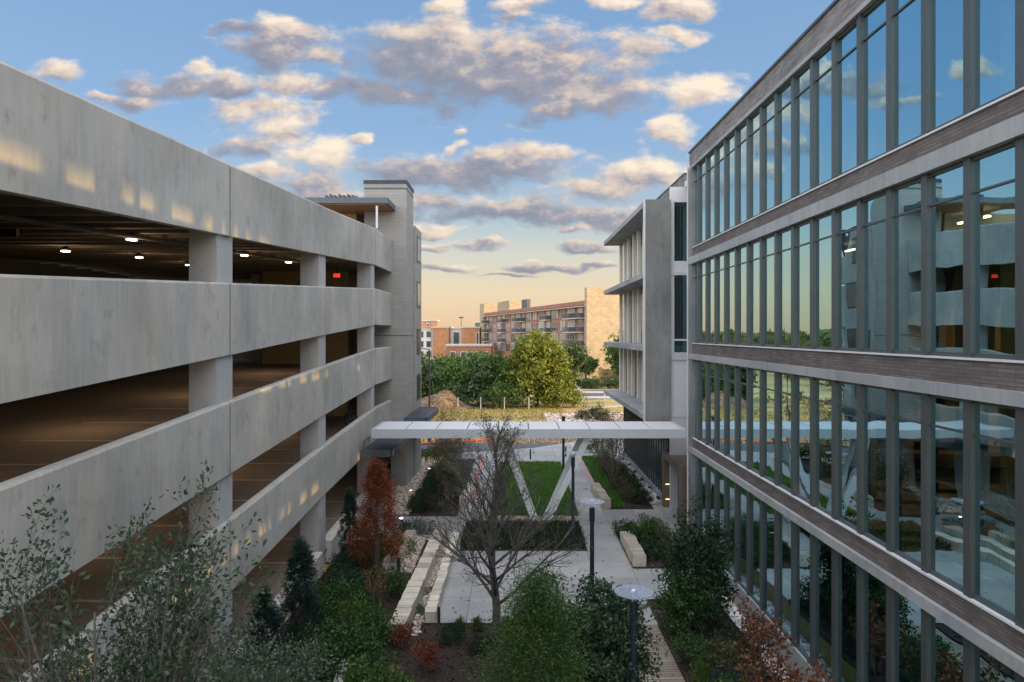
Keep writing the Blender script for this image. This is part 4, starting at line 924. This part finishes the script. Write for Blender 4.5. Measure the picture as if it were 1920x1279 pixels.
rows = [
 # left bed, from near to far (kind, x, y, scale, note)
 ('dark', -5.2, 17.3, 1.5, 'shrub between the two nearer junipers and the garden path'), ('round', -4.6, 18.6, 1.7, 'shrub in the left bed right of the near juniper'),
 ('bright', -3.3, 16.2, 1.7, 'shrub at the bottom between silvery shrub and red sapling'), ('bright', -2.3, 15.4, 1.6, 'shrub at the bottom left of the blue green mound'),
 ('round', -3.9, 17.4, 1.4, 'shrub just behind the bright bottom shrubs'), ('round', -5.6, 22.6, 1.4, 'shrub behind the tall juniper'),
 ('bright', -4.9, 21.3, 1.3, 'shrub in the left bed level with the wall end'), ('dark', -5.7, 19.7, 1.4, 'shrub at the foot of the tall juniper'),
 ('round', -4.3, 20.2, 1.3, 'shrub just left of the near limestone wall end'), ('dark', -6.3, 24.6, 1.3, 'shrub close to the garage column base'),
 ('blue', -5.3, 24.4, 1.3, 'shrub in the middle of the left bed'), ('round', -4.5, 24.0, 1.35, 'shrub between the wall and the short bench'),
 ('dark', -6.6, 26.4, 1.2, 'shrub along the garage kerb below the slim juniper'), ('blue', -5.0, 22.9, 1.1, 'low shrub near the thin sapling'),
 ('bright', -4.9, 28.6, 1.1, 'shrub right behind the rust red tree'), ('dark', -6.3, 29.9, 1.2, 'shrub at the far end of the left bed'),
 ('blue', -5.2, 31.6, 1.1, 'shrub beside the cross walk near the ground light'), ('silver', -4.3, 31.7, 1.2, 'shrub at the end of the limestone walls'),
 ('round', -6.2, 21.9, 1.0, 'shrub wedged behind the tall juniper at the kerb'), ('bright', -5.7, 27.6, 1.0, 'shrub at the foot of the rust red tree'),
 # bottom centre
 ('blue', -1.6, 15.2, 1.0, 'mound at the bottom left of the conifer'), ('silver', -1.05, 16.1, .9, 'mound in the mulch below the bare tree'), ('blue', -.8, 14.6, 1.0, 'mound against the left of the bright conifer'),
 ('dark', -1.9, 20.6, .8, 'low shrub by the patio corner bollard'), ('grassy', -1.7, 21.3, .62, 'tuft along the patio edge, leftmost of the edge tufts'), ('grassy', -1.15, 21.35, .62, 'tuft along the patio edge left of the bare trunk'),
 ('grassy', -.2, 21.35, .62, 'tuft along the patio edge right of the bare trunk'), ('grassy', .6, 21.3, .62, 'tuft on the patio edge near the conifer top'), ('dark', -1.0, 19.9, .7, 'small shrub left of the bare trunk'), ('silver', .0, 20.6, .7, 'small shrub right of the bare trunk'),
 ('silver', -3.05, 22.6, .55, 'plant growing at the near end between the limestone rows'), ('silver', -3.0, 24.4, .45, 'plant growing midway between the limestone rows'),
 # right near bed
 ('round', 5.1, 19.0, 1.1, 'shrub right of the boardwalk below the big tree'), ('dark', 5.2, 22.9, .8, 'shrub at the patio corner of the right bed'), ('blue', 5.5, 17.6, 1.0, 'shrub in the right bed beside the boardwalk'),
 ('bright', 5.0, 16.0, 1.4, 'shrub beside the boardwalk at the bottom right'), ('bright', 5.2, 14.8, 1.4, 'shrub at the bottom edge right of the boardwalk'), ('olive', 5.8, 18.6, 1.3, 'plant in the right bed below the big tree'), ('dark', 6.4, 19.8, 1.1, 'shrub beside the white stones'),
 ('grassy', 4.95, 18.0, .9, 'tuft against the boardwalk edge'), ('dark', 6.2, 17.2, 1.1, 'shrub between orange shrubs and boardwalk bed'), ('round', 6.3, 23.0, 1.2, 'shrub between the big tree and the glass wall'),
 # right middle bed
 ('round', 5.05, 31.3, .9, 'shrub at the far left corner of the bench bed'), ('bright', 6.2, 31.2, 1.2, 'shrub at the back of the bench bed'), ('dark', 5.6, 31.4, .6, 'ball shrub at the back of the bench bed'), ('round', 5.9, 29.9, 1.3, 'shrub behind the near right bench'),
 ('olive', 6.5, 29.3, 1.3, 'plant behind the near right bench by the office wall'), ('dark', 5.7, 28.2, 1.1, 'shrub at the near end of the bench bed'), ('round', 6.6, 27.6, 1.1, 'shrub at the near right corner of the bench bed'), ('dark', 5.3, 30.5, .7, 'low shrub just beyond the near right bench'),
 # canopy planter
 ('dark', 2.5, 31.0, .9, 'shrub around the lamp post in the ground cover bed'), ('blue', 1.7, 30.2, .7, 'mound in the ground cover bed'), ('olive', -.2, 31.6, .9, 'plant in the ground cover bed left of the struts'), ('dark', -1.6, 31.2, .9, 'shrub at the left end of the ground cover bed'),
 # left far bed
 ('dark', -5.0, 35.6, 1.0, 'hedge shrub at the near end of the river stones'), ('dark', -5.0, 36.9, 1.05, 'hedge shrub, second along the river stones'), ('dark', -5.05, 38.2, 1.0, 'hedge shrub, third along the river stones'), ('dark', -5.0, 39.6, 1.1, 'hedge shrub, fourth along the river stones'),
 ('dark', -5.0, 41.2, 1.1, 'hedge shrub, fifth along the river stones'), ('dark', -5.0, 43.0, 1.1, 'hedge shrub, sixth along the river stones'), ('dark', -5.0, 45.0, 1.1, 'hedge shrub, farthest along the river stones'),
 ('olive', -4.2, 36.0, 1.2, 'plant in the left bed behind the cross walk'), ('olive', -3.6, 38.0, 1.3, 'plant in the middle of the left far bed'), ('olive', -4.1, 41.6, 1.4, 'plant below the grey airy tree'), ('olive', -3.6, 44.0, 1.4, 'plant between the two left airy trees'), ('olive', -3.4, 41.0, 1.2, 'plant by the left painted walkway'),
 ('bright', -6.4, 49.6, 1.2, 'shrub beyond the river stones by the road'), ('olive', -5.6, 50.3, 1.5, 'plant beyond the river stones at the road'), ('round', -4.6, 50.2, 1.3, 'shrub at the road end of the left bed'),
 # right far bed
 ('dark', 7.0, 37.4, 1.1, 'shrub nearest the entrance in the row along the office wing'), ('dark', 7.0, 39.2, 1.1, 'second shrub from the entrance along the office wing'), ('dark', 7.0, 41.0, 1.1, 'third shrub from the entrance along the office wing'), ('dark', 7.0, 43.0, 1.15, 'fourth shrub from the entrance along the office wing'), ('dark', 7.0, 45.2, 1.15, 'farthest shrub along the office wing'),
 ('olive', 6.3, 37.8, 1.2, 'plant at the near end of the right far bed'), ('olive', 6.1, 39.6, 1.4, 'plant second along the right far bed'), ('olive', 6.4, 42.4, 1.4, 'plant below the thin airy tree'), ('olive', 6.2, 44.6, 1.4, 'plant between the two right airy trees'), ('olive', 6.4, 48.4, 1.4, 'plant at the far end of the right bed'), ('bright', 6.0, 53.5, 1.0, 'shrub on the plaza end of the right bed'),
]
for (k, x, y, s, note) in rows: put(k, x, y, s, COLW[k]+' '+note)
# field shrubs near the road
put('dark', -4.3, 64.5, 1.6, 'dark green shrub in the field just beyond the canopy'); put('dark', -2.6, 66, 1.5, 'dark green shrub right of the first field shrub'); put('dark', 9.0, 74, 2.0, 'dark green bush at the rubble patch'); put('dark', 7.3, 73.4, 1.6, 'smaller dark green bush at the rubble patch')

# ---------------------------------------------------------------- far field: trees, fence, mound, barrier
def far_tree(name, x, y, h, w, mat, seed, label, nc=150, per=46, size=.42, low=.12, bark='bark', mass=False):
    t = thing(name, label, 'tree', (x, y, -.1), 'trees beyond the field'); r = np.random.default_rng(seed); rr = random.Random(seed)
    m = MB(); m.path([(x, y, -.2), (x+rr.uniform(-.2, .2), y, h*.35), (x+rr.uniform(-.4, .4), y, h*.7)], [w*.045, w*.033, .05], 8)
    for i in range(6): a = rr.random()*6.28; m.path([(x, y, h*.25), (x+w*.3*math.cos(a), y+w*.3*math.sin(a), h*rr.uniform(.5, .8))], [w*.02, .03], 5)
    m.build('trunk', bark, t); PP = []
    for i in range(6):      # crown of several overlapping lobes
        a = rr.random()*6.28; q = w*.26*rr.random()**.5; cz = h*(low+.28+.42*rr.random()); rad = w*rr.uniform(.24, .36)
        P, D = clumps((x+q*math.cos(a), y+q*math.sin(a), cz), (rad, rad, min(h-cz, rad*1.15)), nc//6, per, .30+.02*h, r, .45, down=-.6); PP.append(P)
    P, D = clumps((x, y, h*.42), (w*.46, w*.46, h*.36), nc//2, per, .35, r, .5, down=-.9); PP.append(P)
    P = np.concatenate(PP); P = P[P[:, 2] > .1]; V, F = leaves(P, size, 1.7, (0, 0, .2), 1, r); mesh('crown', V, F, mat, t); return t
far_tree('broadleaf_tree', 2.9, 88, 9.2, 7.6, 'l_fary', 101, 'tall sunlit yellow green tree in front of the brick building', 260, 52, .40)
far_tree('broadleaf_tree', 5.2, 90, 7.4, 5.2, 'l_fary', 102, 'lower sunlit tree leaning right of the tall yellow one', 160, 46, .38, .02)
far_tree('broadleaf_tree', -1.2, 90, 7.0, 6.2, 'l_far', 103, 'green tree just left of the tall sunlit tree', 200, 48, .40, .02)
far_tree('broadleaf_tree', -4.6, 89, 5.7, 6.0, 'l_fard', 104, 'dark green tree in the middle of the field thicket', 190, 48, .40, .0)
far_tree('broadleaf_tree', -7.8, 90, 5.5, 5.6, 'l_far', 105, 'mid green rounded tree behind the dirt mound', 180, 46, .40, .0)
far_tree('broadleaf_tree', -10.6, 92, 5.7, 5.4, 'l_fard', 106, 'tree at the left of the thicket by the road lamp', 170, 46, .40, .0)
far_tree('broadleaf_tree', -14.0, 95, 7.2, 5.6, 'l_fard', 107, 'dark tree partly hidden by the block tower', 170, 46, .42, .0)
far_tree('broadleaf_tree', -5.5, 104, 6.0, 6.5, 'l_far', 108, 'green tree showing behind the low thicket', 140, 44, .45, .0)
far_tree('broadleaf_tree', -11.5, 110, 5.6, 7.5, 'l_far', 109, 'green crown below the low pink brick building', 140, 44, .45, .0)
far_tree('broadleaf_tree', 9.0, 118, 8.3, 6.0, 'l_fard', 110, 'dark tree between the sunlit tree and the brick building', 140, 44, .45, .05)
far_tree('broadleaf_tree', 20.5, 124, 9.0, 8.5, 'l_far', 111, 'green tree in front of the tan stone wall', 160, 46, .45, .05)
far_tree('broadleaf_tree', 28.0, 120, 8.0, 8.0, 'l_far', 112, 'green tree mostly hidden behind the office wing', 120, 44, .45, .05)
bush('thicket_shrub', (-1.5, 85.5, -.1), (2.8, 1.5, 2.2), 'low green thicket at the foot of the middle field trees', 'shrub', 'l_far', 121, 90, 40, .3, .32)
bush('thicket_shrub', (5.5, 86.5, -.1), (3.0, 1.5, 1.9), 'low yellow green thicket at the foot of the sunlit tree', 'shrub', 'l_fary', 122, 90, 40, .3, .32)
bush('thicket_shrub', (-6.5, 87.2, -.1), (3.0, 1.5, 2.4), 'low dark thicket behind the chain fence', 'shrub', 'l_fard', 123, 90, 40, .3, .32)
t = bush('round_topiary', (13.4, 128, 1.1), (2.1, 2.1, 3.0), 'clipped round topiary tree before the brick building', 'tree', 'l_far', 124, 130, 44, .22, .32, hollow=.6)
m = MB(); m.path([(13.4, 128, -.1), (13.4, 128, 1.6)], [.12, .10], 7); m.build('trunk', 'bark', t)
for i, (x, y) in enumerate(((16.5, 124), (18.2, 122.5), (20, 123.4), (21.8, 122))):
    bush('ornamental_grass', (x, y, -.1), (1.2, 1.1, 2.0), ('leftmost', 'second', 'third', 'rightmost')[i]+' orange ornamental grass clump before the tan stone wall', 'grass', 'l_straw', 130+i, 40, 30, .22, .7, 9, bias=(0, 0, 1.6))
for i, (x, y, w) in enumerate(((9.5, 117, 3), (13.2, 116, 3), (17.5, 116.5, 3.5), (22, 117, 3.2))):
    bush('low_hedge', (x, y, -.1), (w*.7, 1.2, 1.3), ('leftmost', 'second', 'third', 'rightmost')[i]+' low dark hedge before the brick apartment building', 'hedge', 'l_fard', 140+i, 60, 34, .25, .32)
# scrub in the field to the left, seen in the glass
PP = []
for i in range(120):
    x = rnd.uniform(-60, -15); y = rnd.uniform(60, 92); h = rnd.uniform(.5, 1.8)
    q = rg.normal(size=(60, 3)); q /= np.linalg.norm(q, axis=1)[:, None]; PP.append(np.array([x, y, h*.4])+q*np.array([h, h, h*.6])*(.5+.6*rg.random((60, 1))))
P = np.concatenate(PP); P = P[P[:, 2] > -.1]; V, F = leaves(P, .4, 1.6); stuff(mesh('field_scrub', V, F, 'l_orange2'), 'orange brown and green scrub in the field beyond the stair tower', 'scrub')
# dirt mound
V = []; F = []; n = 28
for i in range(n):
    for j in range(n):
        u, v = i/(n-1)*2-1, j/(n-1)*2-1; rr_ = u*u+v*v; z = max(0, 1-rr_)**1.2*1.9*(1+.25*math.sin(u*7+v*3)*math.cos(v*5))+rg.random()*.28
        V.append((-9.2+u*4.6, 85.3+v*2.6, -.15+z*(.6+.4*math.cos(u*2)) if rr_ < 1 else -.16))
for i in range(n-1):
    for j in range(n-1): F.append((i*n+j, (i+1)*n+j, (i+1)*n+j+1, i*n+j+1))
struct(mesh('dirt_mound', V, F, 'dirt'))
f = thing('chain_fence', 'low chain link fence with pale posts along the field thicket', 'fence', (-4, 83.5, 0)); PX = [-9.6, -6.9, -4.1, -1.2, 1.8]
for x in PX: m = MB(); m.path([(x, 83.5-.05*x, -.12), (x, 83.5-.05*x, 1.45)], [.06, .06], 6); m.build('post', 'kerb', f)
m = MB()
for a, b in zip(PX, PX[1:]):
    ya, yb = 83.5-.05*a, 83.5-.05*b
    for z in (1.35, .05): m.bar((a, ya, z), (b, yb, z), .025, .025)
    for i in range(13):
        x = a+(b-a)*i/13; x2 = min(b, x+.6); m.bar((x, ya, .05), (x2, yb, 1.35), .010, .010); m.bar((x2, ya, .05), (x, yb, 1.35), .010, .010)
m.build('mesh_wire', 'fin', f)
f = thing('white_barrier', 'white rail barrier at the end of the far lane', 'barrier', (12, 96, 0))
m = MB(); 
for x in (9.5, 12.6, 15.8): m.box(x, x+.14, 95.5, 95.64, -.12, 1.25)
m.build('post', 'whitew', f); m = MB(); m.box(9.3, 16.5, 95.42, 95.49, .95, 1.2); m.box(9.3, 16.5, 95.42, 95.49, .2, .5); m.build('rail', 'whitew', f)
m = MB(); m.bar((9.4, 95.6, 1.1), (8.7, 97.5, 2.0), .10, .10); m.build('gate_arm', 'whitew', f)

# apartment building, built along its own axes (u: along the long face, away from us)
P0 = Vector((14.3, 135, -.1)); dA = Vector((-23.6, 85, 0)).normalized(); rz = math.atan2(dA.y, dA.x) - math.pi/2      # local +y runs along the long face
A = thing('apartment_building', 'long red brick apartment building with balconies and tan stone ends', 'apartment building', P0, None, True, rz)
LN, H = 88, 15.9; FL = [.2, 3.9, 6.7, 9.5, 12.3]
m = MB(); m.box(0, 18, 0, LN, 0, H-.8); m.build('brick_wall', 'redb', A)
m = MB(); m.box(-.25, 18, -.2, LN+.2, H-.8, H); m.build('cornice', 'redb', A)
m = MB(); m.box(-1.4, 0, -.3, LN+1.5, H-1.25, H-1.1); m.build('roof_ledge', 'kerb', A)
m = MB(); m.box(-.12, 0, .1, LN, 0, 3.0); m.build('stone_base', 'stone', A)
m = MB(); m.box(-.4, 15, -1.2, 0-.003, 0, 18.4); m.box(2.5, 26, -.9, 1.5, 0, 18.2); m.build('stone_end_wall', 'stone', A)
m = MB(); m.box(-.5, 10, LN, LN+6, 0, 19); m.box(2, 9, 66, 80, H, 19); m.build('far_stone_block', 'stone', A)
m = MB(); m.box(4, 8, 3, 9, H, 18.2); m.build('roof_plant', 'sky_white', A)
m = MB(); m.box(2, 3, 48, 53, H, 18.5); m.build('solar_panel', 'slate', A)
u = 2.0; i = 0; ws = []
while u < LN-3:
    bay = i % 4
    for fl in range(5):
        z0 = FL[fl]+.5; z1 = z0+2.05
        if bay in (0, 2): spans = [(u, u+2.6)] if bay == 0 else [(u+.3, u+1.5), (u+2.0, u+3.2)]
        else: spans = [(u, u+1.0), (u+1.6, u+2.6), (u+3.1, u+4.0)]
        fr = MB(); pn = MB()
        for a, b in spans:
            fr.box(-.06, .0, a-.1, b+.1, z0-.1, z1+.1); pn.box(-.10, -.061, a, b, z0+.85 if fl else z0, z1); pn.box(-.10, -.061, a, b, z0, z0+.75) if fl else None
        w = fr.build('window', 'winl' if bay != 1 else 'sky_white', A); pn.build('pane', 'wing' if (i+fl) % 3 == 0 else 'winl', w)
    if bay == 0 or (bay == 1 and i % 8 == 1):
        for fl in (2, 3, 4):
            z = FL[fl]; dd = 1.3 if i else 1.6; b = MB(); b.box(-dd, -.11, u-.8, u+4.2, z, z+.2); s_ = b.build('balcony', 'kerb', A)
            b = MB(); b.box(-dd, -dd+.05, u-.8, u+4.2, z+1.1, z+1.18)
            q = u-.8
            while q < u+4.2: b.box(-dd, -dd+.04, q, q+.07, z+.2, z+1.1); q += .28
            b.box(-dd, -.11, u-.8, u-.75, z+.25, z+1.15); b.build('railing', 'slate', s_)
    u += (4.6, 5.4, 5.0, 5.4)[bay]; i += 1
# low pink building and white and orange blocks farther left
def block(name, label, cat, x0, x1, y0, y1, h, mat, wins, roofm='kerb', wm='wing'):
    t = thing(name, label, cat, ((x0+x1)/2, y0, 0)); m = MB(); m.box(x0, x1, y0, y1, -.1, h); m.build('wall', mat, t)
    m = MB(); m.box(x0-.2, x1+.2, y0-.2, y1+.2, h, h+.5); m.build('parapet', roofm, t)
    for (a, b, z0, z1) in wins:
        m = MB(); m.box(a-.15, b+.15, y0-.08, y0, z0-.15, z1+.15); w = m.build('window', 'sky_white', t); m = MB(); m.box(a, b, y0-.13, y0-.081, z0, z1); m.build('pane', wm, w)
    return t
block('apartment_block', 'white rendered block at the far left beside the tower', 'building', -35.5, -27.2, 225, 240, 10.4, 'sky_white', [(a, a+1.7, z, z+1.9) for a in (-34.5, -31.6, -28.9) for z in (1.5, 4.8, 8.0)])
block('apartment_block', 'brown and orange brick block right of the white block', 'building', -27.1, -21.4, 223, 240, 11.0, 'orange', [(-27.0, -26.7, 5, 10), (-27.0, -26.7, 1, 4)])
block('apartment_block', 'narrow recessed pale section between the two orange blocks', 'building', -21.3, -17.3, 228, 240, 10.6, 'sky_white', [(-20.2, -18.4, 2, 9.6)])
block('apartment_block', 'bright orange brick block under the light mast', 'building', -17.2, -11.2, 223, 240, 11.0, 'orange', [(-12.3, -11.7, 4, 9.5)])
block('stair_block', 'orange brick roof stair block on the far left skyline', 'building', -33.5, -27.2, 242, 248, 13.6, 'orange', [(-31, -30.2, 11.8, 12.6)])
block('low_building', 'low pink brick building with cornice before the orange blocks', 'building', -19.5, -6.5, 196, 206, 5.6, 'redb', [(a, a+1.4, 1.5, 3.9) for a in (-18.3, -15.2, -13.0, -11, -9.0)])
block('far_hall', 'grey blue metal hall just left of the brick apartments', 'building', -15, -2, 262, 280, 13.4, 'slate', [])
f = thing('light_mast', 'thin floodlight mast above the orange brick block', 'light mast', (-18.6, 240, 0)); m = MB(); m.path([(-18.6, 240, 0), (-18.6, 240, 14.8)], [.2, .14], 6); m.build('pole', 'fin', f)
m = MB(); m.box(-19.4, -17.8, 239.9, 240.1, 14.6, 15.1); m.build('lamp_head', 'fin', f)
# distant towers on the skyline beyond the garage (seen in the glass and through the decks)
for i, (u_, w_, h_) in enumerate(((-.60, 42, 74), (-.64, 30, 52), (-.68, 46, 88), (-.71, 28, 62), (-.735, 34, 104), (-.78, 40, 66))):
    Y = 2300; m = MB(); x = u_*Y; m.box(x-w_/2, x+w_/2, Y, Y+40, -1, h_); m.box(x-w_/4, x+w_/4, Y+5, Y+30, h_, h_+8)
    tag(m.build('distant_tower', 'sky_white'), ('widest leftmost', 'low slender', 'broad second tallest', 'slim short', 'tallest', 'stubby last')[i]+' pale tower on the distant skyline', 'tower')
# far woods: one mass all round the view
PP = []
for i in range(1500):
    a = rnd.uniform(-1.35, 1.1); d = rnd.uniform(330, 900)**1.0; x, y = d*math.sin(a), d*math.cos(a)
    if -40 < x < 30 and y < 320: continue
    h = rnd.uniform(5, 9.5)*(.8+.25*d/900); c = np.array([x, y, h*.5]); w = rnd.uniform(6, 13)
    q = rg.normal(size=(60, 3)); q /= np.linalg.norm(q, axis=1)[:, None]; PP.append(c+q*np.array([w, w, h*.55])*(.7+.4*rg.random((60, 1))))
P = np.concatenate(PP); P = P[P[:, 2] > -.1]; V, F = leaves(P, 4.2, 1.4)
stuff(mesh('far_woods', V, F, 'l_wood'), 'low belt of far green woods along the horizon', 'woods')
# nearer tree belt to the left of the garage, seen reflected in the glass and through the decks
PP = []
for i in range(260):
    x = rnd.uniform(-190, -34); y = rnd.uniform(75, 210); h = rnd.uniform(4.5, 8.0); w = rnd.uniform(3, 5.5)
    q = rg.normal(size=(160, 3)); q /= np.linalg.norm(q, axis=1)[:, None]; PP.append(np.array([x, y, h*.5])+q*np.array([w, w, h*.55])*(.6+.5*rg.random((160, 1))))
P = np.concatenate(PP); P = P[P[:, 2] > -.1]; V, F = leaves(P, 1.1, 1.5)
stuff(mesh('woodland', V, F, 'l_wood'), 'green woodland beyond the parking garage', 'woods')
